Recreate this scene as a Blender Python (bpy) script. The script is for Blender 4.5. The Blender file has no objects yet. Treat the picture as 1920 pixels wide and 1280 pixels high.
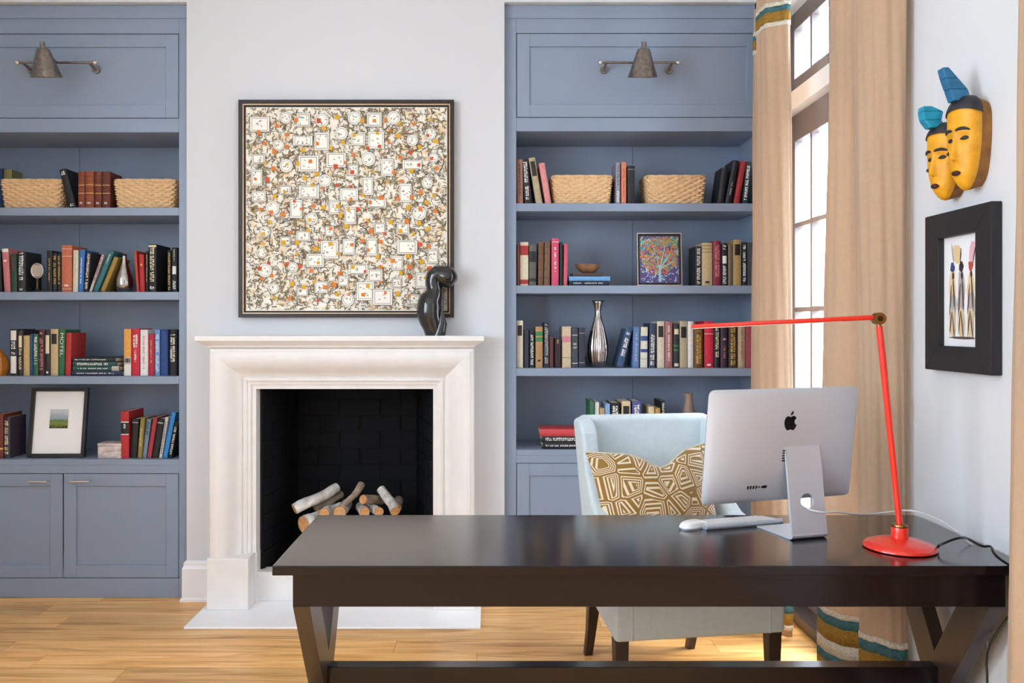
import bpy, math, random
from mathutils import Vector, Matrix
R = math.radians
rnd = random.Random(7)
scene = bpy.context.scene
col = scene.collection

# ------------------------------------------------------------------ camera
EYE = 1.40            # lens height above the floor
FPX = 1550.0          # focal length in pixels of a 1920 px wide frame
CX, CY = 915.0, 610.0 # where the optical axis meets the picture
cam_d = bpy.data.cameras.new('camera')
cam_d.sensor_width = 36.0
cam_d.lens = 36.0 * FPX / 1920.0
cam_d.shift_x = (960.0 - CX) / 1920.0
cam_d.shift_y = -(640.0 - CY) / 1920.0
cam_d.clip_start = 0.05
cam = bpy.data.objects.new('camera', cam_d)
cam.location = (0, 0, EYE)
cam.rotation_euler = (R(90), 0, 0)
col.objects.link(cam)
scene.camera = cam

# ------------------------------------------------------------------ sky and daylight
SKY = 18.5
world = bpy.data.worlds.new('overcast_sky')
scene.world = world
world.use_nodes = True
wn = world.node_tree.nodes
wn['Background'].inputs['Color'].default_value = (0.76, 0.885, 1.0, 1)
wn['Background'].inputs['Strength'].default_value = SKY
scene.view_settings.view_transform = 'Standard'
scene.view_settings.look = 'None'
scene.view_settings.exposure = 0.0
scene.view_settings.gamma = 1.0
scene.view_settings.use_curve_mapping = False
scene.cycles.use_denoising = True
scene.cycles.max_bounces = 10
scene.cycles.diffuse_bounces = 6
scene.cycles.transparent_max_bounces = 16
scene.cycles.caustics_reflective = False
scene.cycles.caustics_refractive = False
scene.cycles.sample_clamp_indirect = 6.0

sun_d = bpy.data.lights.new('hazy_sun', 'SUN')
sun_d.energy = 9.0; sun_d.angle = R(24); sun_d.color = (1.0, 0.97, 0.94)
sun = bpy.data.objects.new('hazy_sun', sun_d); col.objects.link(sun)
sun.rotation_euler = Vector((-1.0, 0.35, -1.5)).to_track_quat('-Z', 'Y').to_euler()

def portal(name, loc, rot, sx, sy):
    """sky portal filling a window opening (guides sky sampling, adds no light)"""
    d = bpy.data.lights.new(name, 'AREA')
    d.shape = 'RECTANGLE'; d.size = sx; d.size_y = sy; d.energy = 1
    d.cycles.is_portal = True
    o = bpy.data.objects.new(name, d)
    o.location = loc; o.rotation_euler = rot
    col.objects.link(o)
    return o

WX = 1.46             # inner face of the window wall
portal('door_daylight', (1.70, 3.60, 1.48), (0, R(90), 0), 2.96, 1.2)
portal('window_daylight', (1.70, 1.21, 1.78), (0, R(90), 0), 2.36, 1.22)
portal('added_window_daylight', (-3.12, -1.15, 1.99), (0, R(-90), 0), 1.98, 1.4)  # portals of the two windows added in the left wall
portal('added_window_daylight', (-3.12, 0.85, 1.99), (0, R(-90), 0), 1.98, 1.4)

# ------------------------------------------------------------------ helpers
def lin(c):
    c = c / 255.0
    return c / 12.92 if c <= 0.04045 else ((c + 0.055) / 1.055) ** 2.4
def hexc(h):
    return tuple(int(h[i:i + 2], 16) for i in (0, 2, 4))
def rgba(c):
    if isinstance(c, str): c = hexc(c)
    return (lin(c[0]), lin(c[1]), lin(c[2]), 1)

MATS = {}
def mat(name, c, rough=0.5, metal=0.0, var=0.0, vscale=8.0, bump=0.0, bscale=60.0, coat=0.0, spec=0.5, stretch=None, sheen=0.0, rand=0.0):
    """principled material; var mottles the colour, bump gives fine relief"""
    if name in MATS: return MATS[name]
    m = bpy.data.materials.new(name); m.use_nodes = True
    nt = m.node_tree; b = nt.nodes['Principled BSDF']
    b.inputs['Base Color'].default_value = rgba(c)
    b.inputs['Roughness'].default_value = rough
    b.inputs['Metallic'].default_value = metal
    b.inputs['Specular IOR Level'].default_value = spec
    b.inputs['Coat Weight'].default_value = coat
    if coat > 0: b.inputs['Coat Roughness'].default_value = rough
    b.inputs['Sheen Weight'].default_value = sheen
    tc = nt.nodes.new('ShaderNodeTexCoord'); src = tc.outputs['Object']
    if stretch:
        mp = nt.nodes.new('ShaderNodeMapping'); mp.inputs['Scale'].default_value = stretch
        nt.links.new(src, mp.inputs['Vector']); src = mp.outputs['Vector']
    if var > 0 or rand > 0:
        n = nt.nodes.new('ShaderNodeTexNoise'); n.inputs['Scale'].default_value = vscale
        n.inputs['Detail'].default_value = 5
        nt.links.new(src, n.inputs['Vector'])
        mr = nt.nodes.new('ShaderNodeMapRange')
        mr.inputs['From Min'].default_value = 0.3; mr.inputs['From Max'].default_value = 0.7
        mr.inputs['To Min'].default_value = 1 - var; mr.inputs['To Max'].default_value = 1 + var
        nt.links.new(n.outputs['Fac'], mr.inputs['Value'])
        val = mr.outputs['Result']
        hs = nt.nodes.new('ShaderNodeHueSaturation')
        hs.inputs['Color'].default_value = rgba(c)
        if rand > 0:
            oi = nt.nodes.new('ShaderNodeObjectInfo')
            r2 = nt.nodes.new('ShaderNodeMapRange')
            r2.inputs['To Min'].default_value = 1 - rand; r2.inputs['To Max'].default_value = 1 + rand
            nt.links.new(oi.outputs['Random'], r2.inputs['Value'])
            mu = nt.nodes.new('ShaderNodeMath'); mu.operation = 'MULTIPLY'
            nt.links.new(val, mu.inputs[0]); nt.links.new(r2.outputs['Result'], mu.inputs[1]); val = mu.outputs[0]
        nt.links.new(val, hs.inputs['Value'])
        nt.links.new(hs.outputs['Color'], b.inputs['Base Color'])
    if bump > 0:
        n2 = nt.nodes.new('ShaderNodeTexNoise'); n2.inputs['Scale'].default_value = bscale
        n2.inputs['Detail'].default_value = 4
        nt.links.new(src, n2.inputs['Vector'])
        bp = nt.nodes.new('ShaderNodeBump'); bp.inputs['Strength'].default_value = bump
        bp.inputs['Distance'].default_value = 0.004
        nt.links.new(n2.outputs['Fac'], bp.inputs['Height'])
        nt.links.new(bp.outputs['Normal'], b.inputs['Normal'])
    MATS[name] = m
    return m

class MB:
    """collects geometry for one mesh object"""
    def __init__(s): s.v = []; s.f = []; s.m = []; s.mi = 0
    def face(s, *i): s.f.append(i); s.m.append(s.mi)
    def hexa(s, p):
        b = len(s.v); s.v += [tuple(q) for q in p]
        for q in ((0, 3, 2, 1), (4, 5, 6, 7), (0, 1, 5, 4), (1, 2, 6, 5), (2, 3, 7, 6), (3, 0, 4, 7)):
            s.face(*[b + k for k in q])
        return s
    def box(s, x0, x1, y0, y1, z0, z1):
        return s.hexa([(x0, y0, z0), (x1, y0, z0), (x1, y1, z0), (x0, y1, z0), (x0, y0, z1), (x1, y0, z1), (x1, y1, z1), (x0, y1, z1)])
    def poly(s, pts):
        b = len(s.v); s.v += [tuple(p) for p in pts]; s.face(*range(b, b + len(pts))); return s
    def prism(s, a, b2):
        """two matching outlines joined into a solid"""
        n = len(a); o = len(s.v); s.v += [tuple(p) for p in a] + [tuple(p) for p in b2]
        s.face(*[o + k for k in range(n)][::-1]); s.face(*[o + n + k for k in range(n)])
        for k in range(n):
            j = (k + 1) % n; s.face(o + k, o + j, o + n + j, o + n + k)
        return s
    def grid(s, fn, nu, nv, cu=False, cv=False):
        o = len(s.v)
        for j in range(nv):
            for i in range(nu):
                s.v.append(tuple(fn(i / (nu if cu else nu - 1), j / (nv if cv else nv - 1))))
        for j in range(nv if cv else nv - 1):
            for i in range(nu if cu else nu - 1):
                a = o + j * nu + i; b = o + j * nu + (i + 1) % nu
                c = o + ((j + 1) % nv) * nu + (i + 1) % nu; d = o + ((j + 1) % nv) * nu + i
                s.face(a, b, c, d)
        return s
    def lathe(s, prof, n=24, c=(0, 0, 0), rip=None, cap=True):
        o = len(s.v)
        for r, z in prof:
            for k in range(n):
                a = 2 * math.pi * k / n
                q = r * (1 + (rip(a, z) if rip else 0))
                s.v.append((c[0] + q * math.cos(a), c[1] + q * math.sin(a), c[2] + z))
        for j in range(len(prof) - 1):
            for k in range(n):
                k2 = (k + 1) % n
                s.face(o + j * n + k, o + j * n + k2, o + (j + 1) * n + k2, o + (j + 1) * n + k)
        if cap:
            if prof[0][0] > 1e-4: s.face(*[o + k for k in range(n)][::-1])
            if prof[-1][0] > 1e-4: s.face(*[o + (len(prof) - 1) * n + k for k in range(n)])
        return s
    def tube(s, path, rad, n=10, cap=True):
        path = [Vector(p) for p in path]; o = len(s.v); N = len(path)
        if not hasattr(rad, '__len__'): rad = [rad] * N
        up = None
        for i, p in enumerate(path):
            t = (path[min(i + 1, N - 1)] - path[max(i - 1, 0)]).normalized()
            if up is None:
                up = Vector((0, 0, 1)) if abs(t.z) < 0.9 else Vector((0, 1, 0))
            a = t.cross(up).normalized(); up = a.cross(t).normalized()
            for k in range(n):
                g = 2 * math.pi * k / n
                s.v.append(tuple(p + a * (rad[i] * math.cos(g)) + up * (rad[i] * math.sin(g))))
        for j in range(N - 1):
            for k in range(n):
                k2 = (k + 1) % n
                s.face(o + j * n + k, o + j * n + k2, o + (j + 1) * n + k2, o + (j + 1) * n + k)
        if cap:
            s.face(*[o + k for k in range(n)][::-1]); s.face(*[o + (N - 1) * n + k for k in range(n)])
        return s
    def build(s, name, m, parent=None, smooth=False, bevel=0.0, loc=None, rot=None, sub=0, seg=2, kind=None, solid=0.0, label=None, ang=42):
        me = bpy.data.meshes.new(name)
        me.from_pydata(s.v, [], s.f)
        ms = m if isinstance(m, (list, tuple)) else [m]
        for q in ms: me.materials.append(q)
        if len(ms) > 1: me.polygons.foreach_set('material_index', s.m)
        me.validate(); me.update()
        import bmesh
        bm = bmesh.new(); bm.from_mesh(me)
        bmesh.ops.recalc_face_normals(bm, faces=bm.faces); bm.to_mesh(me); bm.free()
        if smooth:
            me.polygons.foreach_set('use_smooth', [True] * len(me.polygons))
            me.set_sharp_from_angle(angle=R(ang))
        o = bpy.data.objects.new(name, me); col.objects.link(o)
        if parent is not None: o.parent = parent
        if loc is not None: o.location = loc
        if rot is not None: o.rotation_euler = rot
        if solid:
            q = o.modifiers.new('thickness', 'SOLIDIFY'); q.thickness = solid; q.offset = 0
        if bevel:
            q = o.modifiers.new('bevel', 'BEVEL'); q.width = bevel; q.segments = seg; q.limit_method = 'ANGLE'
        if sub:
            q = o.modifiers.new('subdivision', 'SUBSURF'); q.levels = sub; q.render_levels = sub
        if kind: o['kind'] = kind
        if label: o['label'] = label
        return o

def thing(name, label, cat, loc=(0, 0, 0), rot=(0, 0, 0), group=None, kind=None):
    o = bpy.data.objects.new(name, None); col.objects.link(o)
    o.empty_display_size = 0.05
    o.location = loc; o.rotation_euler = rot
    tag(o, label, cat, group, kind)
    return o
def tag(o, label, cat, group=None, kind=None):
    o['label'] = label; o['category'] = cat
    if group: o['group'] = group
    if kind: o['kind'] = kind
    return o
def struct(o, label, cat): return tag(o, label, cat, kind='structure')

def at(px, py, y):
    """point seen at photo pixel (px, py) that stands y metres from the lens plane"""
    return Vector(((px - CX) * y / FPX, y, EYE - (py - CY) * y / FPX))
def catmull(pts, n):
    pts = [Vector(p) for p in pts]; out = []
    P = [2 * pts[0] - pts[1]] + pts + [2 * pts[-1] - pts[-2]]
    for i in range(1, len(P) - 2):
        for k in range(n):
            t = k / n
            a, b, c, d = P[i - 1], P[i], P[i + 1], P[i + 2]
            out.append(0.5 * ((2 * b) + (c - a) * t + (2 * a - 5 * b + 4 * c - d) * t * t + (3 * b - a - 3 * c + d) * t ** 3))
    out.append(pts[-1]); return out

# ------------------------------------------------------------------ materials
WALL = mat('wall_paint', 'd4d6da', 0.75, bump=0.05, bscale=180)
CEIL = mat('ceiling_paint', 'eef0f0', 0.8)
TRIM = mat('white_trim_paint', 'ececee', 0.4)
BLUE = mat('blue_grey_cabinet_paint', '8896ab', 0.38, var=0.02, vscale=3)
STONE = mat('white_limestone', 'e9e6e4', 0.6, var=0.03, vscale=14, bump=0.10, bscale=70)
SOOT = mat('black_firebrick', '0c0d12', 0.75, var=0.3, vscale=10, bump=0.3, bscale=40, spec=0.2)
SOOTJ = mat('black_mortar', '070709', 0.9)
ESP = mat('espresso_wood', '150e11', 0.17, var=0.22, vscale=9, bump=0.03, bscale=30, stretch=(1, 14, 14), coat=1.0, spec=0.5)
for _m in (ESP,):
    _p = _m.node_tree.nodes['Principled BSDF']; _p.inputs['IOR'].default_value = 1.25; _p.inputs['Coat IOR'].default_value = 1.27
DARKWOOD = mat('dark_walnut_leg', '33231f', 0.4, var=0.2, vscale=20)
ALU = mat('brushed_aluminium', 'c6cbd5', 0.42, 0.2)
WHITEP = mat('white_plastic', 'eeeef0', 0.3)
BLACKP = mat('black_plastic', '0c0c0e', 0.35)
CHROME = mat('polished_nickel', 'e2dfdc', 0.22, 1.0)
AGED = mat('aged_nickel', '8b827d', 0.33, 1.0, var=0.3, vscale=60, bump=0.25, bscale=90)
REDL = mat('red_lacquer', 'e2301f', 0.22, coat=0.5)
BRASS = mat('antique_brass', 'a5814c', 0.3, 1.0)
CHAIRF = mat('pale_blue_upholstery', 'c8d6de', 0.85, var=0.04, vscale=40, bump=0.25, bscale=420, sheen=0.3)
DOORP = mat('taupe_door_paint', '6f6668', 0.4)
PAGES = mat('book_pages', 'e4dac4', 0.85, var=0.05, vscale=60, stretch=(40, 1, 1))
CANVAS = mat('cream_canvas', 'f2ecdf', 0.8, var=0.04, vscale=30)
def glass_mat():
    m = bpy.data.materials.new('window_glass'); m.use_nodes = True; nt = m.node_tree
    for n in list(nt.nodes): nt.nodes.remove(n)
    o = nt.nodes.new('ShaderNodeOutputMaterial'); t = nt.nodes.new('ShaderNodeBsdfTransparent')
    g = nt.nodes.new('ShaderNodeBsdfGlossy'); g.inputs['Roughness'].default_value = 0.02
    lw = nt.nodes.new('ShaderNodeLayerWeight'); lw.inputs['Blend'].default_value = 0.5
    pw_ = nt.nodes.new('ShaderNodeMath'); pw_.operation = 'POWER'; pw_.inputs[1].default_value = 5.0
    nt.links.new(lw.outputs['Facing'], pw_.inputs[0])
    f = nt.nodes.new('ShaderNodeMath'); f.operation = 'MULTIPLY_ADD'; f.inputs[1].default_value = 0.8; f.inputs[2].default_value = 0.04
    nt.links.new(pw_.outputs[0], f.inputs[0])
    x = nt.nodes.new('ShaderNodeMixShader')
    nt.links.new(f.outputs[0], x.inputs[0]); nt.links.new(t.outputs[0], x.inputs[1]); nt.links.new(g.outputs[0], x.inputs[2])
    nt.links.new(x.outputs[0], o.inputs[0]); return m
GLASS = glass_mat()

def floor_mat():
    m = bpy.data.materials.new('oak_floor'); m.use_nodes = True; nt = m.node_tree; b = nt.nodes['Principled BSDF']
    N = nt.nodes.new; L = nt.links.new
    g = N('ShaderNodeNewGeometry'); oi = N('ShaderNodeObjectInfo')
    sc = N('ShaderNodeVectorMath'); sc.operation = 'SCALE'; sc.inputs[0].default_value = (31, 17, 5)
    L(oi.outputs['Random'], sc.inputs['Scale'])
    ad = N('ShaderNodeVectorMath'); L(g.outputs['Position'], ad.inputs[0]); L(sc.outputs[0], ad.inputs[1])
    mp = N('ShaderNodeMapping'); mp.inputs['Scale'].default_value = (0.8, 11, 1); L(ad.outputs[0], mp.inputs['Vector'])
    n = N('ShaderNodeTexNoise'); n.inputs['Scale'].default_value = 2.2; n.inputs['Detail'].default_value = 7; n.inputs['Distortion'].default_value = 1.2
    L(mp.outputs[0], n.inputs['Vector'])
    r = N('ShaderNodeValToRGB')
    r.color_ramp.elements[0].position = 0.28; r.color_ramp.elements[0].color = rgba('b67a3a')
    r.color_ramp.elements[1].position = 0.72; r.color_ramp.elements[1].color = rgba('f4c88a')
    e = r.color_ramp.elements.new(0.5); e.color = rgba('e8b069')
    L(n.outputs['Fac'], r.inputs['Fac'])
    hs = N('ShaderNodeHueSaturation'); mr = N('ShaderNodeMapRange')
    mr.inputs['To Min'].default_value = 0.82; mr.inputs['To Max'].default_value = 1.2
    L(oi.outputs['Random'], mr.inputs['Value']); L(mr.outputs[0], hs.inputs['Value']); L(r.outputs[0], hs.inputs['Color'])
    L(hs.outputs[0], b.inputs['Base Color'])
    b.inputs['Roughness'].default_value = 0.33
    bp = N('ShaderNodeBump'); bp.inputs['Strength'].default_value = 0.06; bp.inputs['Distance'].default_value = 0.003
    L(n.outputs['Fac'], bp.inputs['Height']); L(bp.outputs[0], b.inputs['Normal'])
    return m
OAK = floor_mat()

# ------------------------------------------------------------------ room shell
YC = EYE * FPX / 510.0          # front of the built-in bookcases (4.255 m)
YW = 4.21                       # face of the chimney wall
SC = YC / FPX
def bx(px): return (px - CX) * SC
def bz(py): return EYE - (py - CY) * SC
XL0, XL1 = -2.87, bx(356)       # recess of the left bookcase
XR0 = bx(945.5)
ZT = bz(11)
CEILZ = 3.40
YB = -2.5                       # rear wall of the room
FX0, FX1, FZ0, FZ1 = -1.162, -0.275, 0.159, 1.082   # fire opening

floor = MB().box(-2.95, 1.55, YB - .1, 4.7, -0.08, -0.014).build('floor', SOOTJ)
struct(floor, 'honey oak plank floor', 'floor')
unit = bpy.data.meshes.new('plank')
_b = MB().box(-.5, .5, -.5, .5, -.5, .5)
unit.from_pydata(_b.v, [], _b.f); unit.materials.append(OAK); unit.update()
pw = 0.152; y = 4.30; row = 0
while y > -2.4:
    x = -2.87 - rnd.uniform(0, 1.1)
    while x < 1.46:
        ln = rnd.uniform(1.1, 2.1)
        a, b = max(x, -2.87), min(x + ln, 1.47)
        if 1.47 - b < 0.25: b = 1.47; ln = 9
        if b - a > 0.05:
            o = bpy.data.objects.new('plank', unit); col.objects.link(o); o.parent = floor
            o.location = ((a + b) / 2, y - pw / 2, -0.007 - rnd.uniform(0, .0004)); o.scale = (b - a - .0016, pw - .0016, .014)
        x += ln
    y -= pw; row += 1

w = MB()
w.box(XL1, FX0, YW, 4.95, 0, CEILZ).box(FX1, XR0, YW, 4.95, 0, CEILZ)
w.box(FX0, FX1, YW, 4.95, 1.26, CEILZ).box(FX0, FX1, 4.80, 4.95, 0, 1.26)
w.box(XL0, XL1, YW, 4.95, ZT + .002, CEILZ).box(XR0, WX, YW, 4.95, ZT + .002, CEILZ)
w.box(XL0, XL1, 4.68, 4.95, 0, ZT + .002).box(XR0, WX, 4.68, 4.95, 0, ZT + .002)
wall_back = struct(w.build('wall_back', WALL), 'white chimney wall between the two bookcases', 'wall')
# window wall with a french door opening and an unseen window nearer the camera, sized for its light
DY0, DY1, DZ = 3.0, 4.20, 2.96
VY0, VY1, VZ0, VZ1 = 0.60, 1.82, 0.60, 2.96
w = MB()
w.box(WX, WX + .2, DY1, 4.95, 0, CEILZ).box(WX, WX + .2, DY0, DY1, DZ, CEILZ)
w.box(WX, WX + .2, VY1, DY0, 0, CEILZ).box(WX, WX + .2, VY0, VY1, VZ1, CEILZ)
w.box(WX, WX + .2, VY0, VY1, 0, VZ0).box(WX, WX + .2, YB - .2, VY0, 0, CEILZ)
struct(w.build('wall_right', WALL), 'white side wall with the glazed door', 'wall')
w = MB()
SW = [(-1.85, -0.45), (0.15, 1.55)]; RZ0, RZ1 = 1.0, 2.98  # unseen windows added to fill the room with daylight
w.box(-3.05, -2.87, YB - .2, 4.95, 0, RZ0).box(-3.05, -2.87, YB - .2, 4.95, RZ1, CEILZ)
w.box(-3.05, -2.87, YB - .2, SW[0][0], RZ0, RZ1).box(-3.05, -2.87, SW[0][1], SW[1][0], RZ0, RZ1).box(-3.05, -2.87, SW[1][1], 4.95, RZ0, RZ1)
struct(w.build('wall_left', WALL), 'white wall at the left with two added windows beside the camera', 'wall')
struct(MB().box(-2.87, WX, YB - .2, YB, 0, CEILZ).build('wall_front', WALL), 'white wall behind the camera', 'wall')
struct(MB().box(-3.05, WX + .2, YB - .2, 4.95, CEILZ, CEILZ + .1).build('ceiling', CEIL), 'white flat ceiling', 'ceiling')
struct(MB().box(WX + .2, 9, -6, 9, -0.2, -0.1).build('ground_outside', mat('pale_paving', 'cfccc6', 0.9)), 'pale paving outside the glazed door', 'ground')

def baseboard(name, pts, label):
    """skirting swept along a wall line; pts are wall-line corners, outward normal on the left of travel"""
    prof = [(0, 0), (.026, 0), (.026, .012), (.018, .020), (.018, .165), (.012, .180), (.012, .192), (.004, .203), (0, .203)]
    m = MB(); n = len(pts); o = 0
    dirs = [(Vector(pts[i + 1]) - Vector(pts[i])).normalized() for i in range(n - 1)]
    for i in range(n):
        d0 = dirs[max(i - 1, 0)]; d1 = dirs[min(i, n - 2)]
        n0 = Vector((-d0.y, d0.x)); n1 = Vector((-d1.y, d1.x))
        mt = (n0 + n1) / (1 + n0.dot(n1))
        for u, z in prof: m.v.append((pts[i][0] + mt.x * u, pts[i][1] + mt.y * u, z))
    k = len(prof)
    for i in range(n - 1):
        for j in range(k): m.face(i * k + j, i * k + (j + 1) % k, (i + 1) * k + (j + 1) % k, (i + 1) * k + j)
    m.face(*range(k)); m.face(*range((n - 1) * k, n * k))
    return struct(m.build(name, TRIM), label, 'baseboard')
baseboard('baseboard_back', [(-1.372, YW), (XL1, YW), (XL1, YC - .001)], 'white moulded baseboard between bookcase and fireplace')
baseboard('baseboard_back', [(XR0, YC - .001), (XR0, YW), (-0.066, YW)], 'white moulded baseboard right of the fireplace')
baseboard('baseboard_right', [(WX, VY1 + .02), (WX, DY0 - .1)], 'white baseboard below the framed drawing')

# ------------------------------------------------------------------ french door, transom, windows
DXA, DXB = 1.520, 1.565        # thickness of the door leaves
MID = (DY0 + DY1) / 2
def glazed(name, label, y0, y1, z0, z1, cols, rows, stile, top, bot, mm, m_frame, xa=DXA, xb=DXB, axis='x', cat='door', hinge=None):
    """framed glazing in the plane x = const (axis x) or y = const (axis y)"""
    t = thing(name, label, cat, kind='structure')
    def B(a0, a1, b0, b1, c0, c1):
        return MB().box(a0, a1, b0, b1, c0, c1) if axis == 'x' else MB().box(b0, b1, a0, a1, c0, c1)
    B(xa, xb, y0, y0 + stile, z0, z1).build('stile', m_frame, t, bevel=.003)
    B(xa, xb, y1 - stile, y1, z0, z1).build('stile', m_frame, t, bevel=.003)
    B(xa, xb, y0 + stile, y1 - stile, z1 - top, z1).build('rail', m_frame, t, bevel=.003)
    B(xa, xb, y0 + stile, y1 - stile, z0, z0 + bot).build('rail', m_frame, t, bevel=.003)
    gy0, gy1, gz0, gz1 = y0 + stile, y1 - stile, z0 + bot, z1 - top
    for i in range(1, cols):
        c = gy0 + (gy1 - gy0) * i / cols
        B(xa + .004, xb - .004, c - mm / 2, c + mm / 2, gz0, gz1).build('muntin', m_frame, t)
    for j in range(1, rows):
        c = gz0 + (gz1 - gz0) * j / rows
        for i in range(cols):
            a = gy0 + (gy1 - gy0) * i / cols + mm / 2 * (i > 0); b = gy0 + (gy1 - gy0) * (i + 1) / cols - mm / 2 * (i < cols - 1)
            B(xa + .004, xb - .004, a, b, c - mm / 2, c + mm / 2).build('muntin', m_frame, t)
    xm = (xa + xb) / 2
    for i in range(cols):
        for j in range(rows):
            a, b = gy0 + (gy1 - gy0) * i / cols, gy0 + (gy1 - gy0) * (i + 1) / cols
            c, d = gz0 + (gz1 - gz0) * j / rows, gz0 + (gz1 - gz0) * (j + 1) / rows
            p = MB()
            if axis == 'x': p.poly([(xm, a, c), (xm, b, c), (xm, b, d), (xm, a, d)])
            else: p.poly([(a, xm, c), (b, xm, c), (b, xm, d), (a, xm, d)])
            p.build('pane', GLASS, t)
    return t
LEAFZ = 2.44
d1 = glazed('door_1', 'taupe french door leaf showing between the curtains', MID + .002, DY1 - .003, .06, LEAFZ, 2, 5, .098, .13, .17, .022, DOORP)
d2 = glazed('door_2', 'taupe french door leaf hidden behind the wide curtain', DY0 + .003, MID - .002, .06, LEAFZ, 2, 5, .098, .13, .17, .022, DOORP)
for zz in (2.20, 1.25, .32):
    h = MB().box(1.500, 1.521, DY1 - .012, DY1 - .002, zz - .05, zz + .05); h.tube([(1.502, DY1 - .012, zz - .055), (1.502, DY1 - .012, zz + .055)], .009, 8)
    h.build('hinge', BLACKP, d1, label='dark metal door hinge')
glazed('window_1', 'taupe transom window above the french door', MID + .002, DY1 - .003, 2.535, 2.95, 2, 1, .090, .087, .085, .020, DOORP, cat='window')
glazed('window_2', 'taupe transom window behind the wide curtain top', DY0 + .003, MID - .002, 2.535, 2.95, 2, 1, .090, .087, .085, .020, DOORP, cat='window')
t = thing('trim_1', 'white casing and rail around the french door', 'door casing', kind='structure')
MB().box(WX + .008, 1.60, DY0, DY1, LEAFZ + .004, 2.531).build('transom_rail', TRIM, t, bevel=.003)
MB().box(WX - .018, WX, DY0 - .09, DY0, 0, DZ + .09).build('casing_board', TRIM, t, bevel=.003)
MB().box(WX - .018, WX, DY0, DY1, DZ, DZ + .09).build('casing_board', TRIM, t, bevel=.003)
MB().box(WX - .02, 1.60, DY0 + .001, DY1 - .001, 0.001, .055).build('threshold', mat('dark_bronze_threshold', '3a3236', 0.4), t, bevel=.004, label='dark bronze door threshold')
glazed('window_3', 'unseen tall glazed window on the side wall nearest the camera', VY0 + .003, VY1 - .003, VZ0 + .003, VZ1 - .003, 2, 4, .08, .08, .1, .022, DOORP, cat='window')  # out of view, implied by the edge curtain; opening sized for its daylight

for i, (a, b) in enumerate(SW):
    glazed('window_%d' % (4 + i), ('rear' if i == 0 else 'front') + ' unseen window added in the left wall for daylight', a + .003, b - .003, RZ0 + .003, RZ1 - .003, 3, 4, .07, .07, .08, .022, TRIM, xa=-2.99, xb=-2.95, cat='window')

# ------------------------------------------------------------------ curtains
LINEN = mat('sand_linen', 'c8aa8e', 0.9, var=0.04, vscale=50, bump=0.25, bscale=500, sheen=0.2)
def see_through(m, k):
    """thin cloth lets some daylight through"""
    nt = m.node_tree; b = nt.nodes['Principled BSDF']; o = nt.nodes['Material Output']
    tr = nt.nodes.new('ShaderNodeBsdfTranslucent'); mx = nt.nodes.new('ShaderNodeMixShader'); mx.inputs[0].default_value = k
    src = b.inputs['Base Color'].links[0].from_socket; nt.links.new(src, tr.inputs['Color'])
    nt.links.new(b.outputs[0], mx.inputs[1]); nt.links.new(tr.outputs[0], mx.inputs[2]); nt.links.new(mx.outputs[0], o.inputs['Surface'])
see_through(LINEN, .22)
TEAL = mat('teal_braid', '3f6a70', 0.9, var=0.3, vscale=120, bump=0.8, bscale=260)
OCHRE = mat('ochre_braid', '9c7426', 0.9, var=0.3, vscale=120, bump=0.8, bscale=260)
IVORY = mat('ivory_braid', 'd8cfbd', 0.9, var=0.22, vscale=140, bump=0.9, bscale=220)
ROD = mat('black_iron_rod', '1a1718', 0.45, 0.6)
ROD_X, ROD_Z = 1.365, 3.005
def curtain(label, top, bot, z1, bands, lean=0.0):
    """cloth between a top cross-section and a bottom one, with woven bands sewn on"""
    t = thing('curtain', label, 'curtain', group='linen curtains on the window wall')
    n = 7
    A = catmull([(x, y, 0) for x, y in top], n); B = catmull([(x, y, 0) for x, y in bot], n)
    N = len(A); z0 = .012
    def pt(u, z, off=0.0):
        i = min(int(round(u * (N - 1))), N - 1)
        k = (z - z0) / (z1 - z0); k2 = k * k * (3 - 2 * k)
        p = B[i].lerp(A[i], k2)
        q0 = B[max(i - 1, 0)].lerp(A[max(i - 1, 0)], k2); q1 = B[min(i + 1, N - 1)].lerp(A[min(i + 1, N - 1)], k2)
        d = (q1 - q0).normalized(); nn = Vector((-d.y, d.x, 0))
        wob = .006 * math.sin(z * 3.1 + i * .35) * math.sin(z * 1.3 + i)
        p = p + nn * (wob + off)
        return Vector((p.x, p.y, z))
    c = MB().grid(lambda u, v: pt(u, z0 + (z1 - z0) * v), N, 40).build('cloth', LINEN, t, smooth=True, solid=.003, ang=180)
    for za, zb, m in bands:
        def zz(u, v, za=za, zb=zb): return za + (zb - za) * v + .006 * math.sin(u * 19)
        MB().grid(lambda u, v: pt(u, zz(u, v), 0), N, 3).build('woven_band', m, c, smooth=True, solid=.0095, ang=180)
    for i in range(4):
        p = pt((i + .5) / 4, z1)
        MB().tube([(ROD_X + .022 * math.cos(a), p.y, ROD_Z + .022 * math.sin(a)) for a in [k * math.pi / 8 for k in range(17)]], .0035, 6).build('ring', ROD, t)
    return t
TB = [(2.842, 2.862, IVORY), (2.818, 2.842, TEAL), (2.772, 2.818, OCHRE), (2.752, 2.772, IVORY)]
LB = [(.300, .320, IVORY), (.264, .300, TEAL), (.204, .264, OCHRE), (.154, .204, IVORY), (.122, .154, TEAL), (.070, .122, OCHRE), (.045, .070, IVORY)]
far = [(1.43, 4.185), (1.352, 4.17), (1.333, 4.12), (1.365, 4.07), (1.395, 4.04), (1.375, 4.0), (1.318, 3.97), (1.272, 3.90), (1.262, 3.82), (1.285, 3.75), (1.335, 3.70), (1.362, 3.72)]
farb = [(1.43, 4.18), (1.335, 4.165), (1.315, 4.11), (1.355, 4.07), (1.395, 4.04), (1.37, 3.99), (1.308, 3.96), (1.262, 3.89), (1.252, 3.81), (1.28, 3.735), (1.335, 3.685), (1.365, 3.70)]
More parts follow.
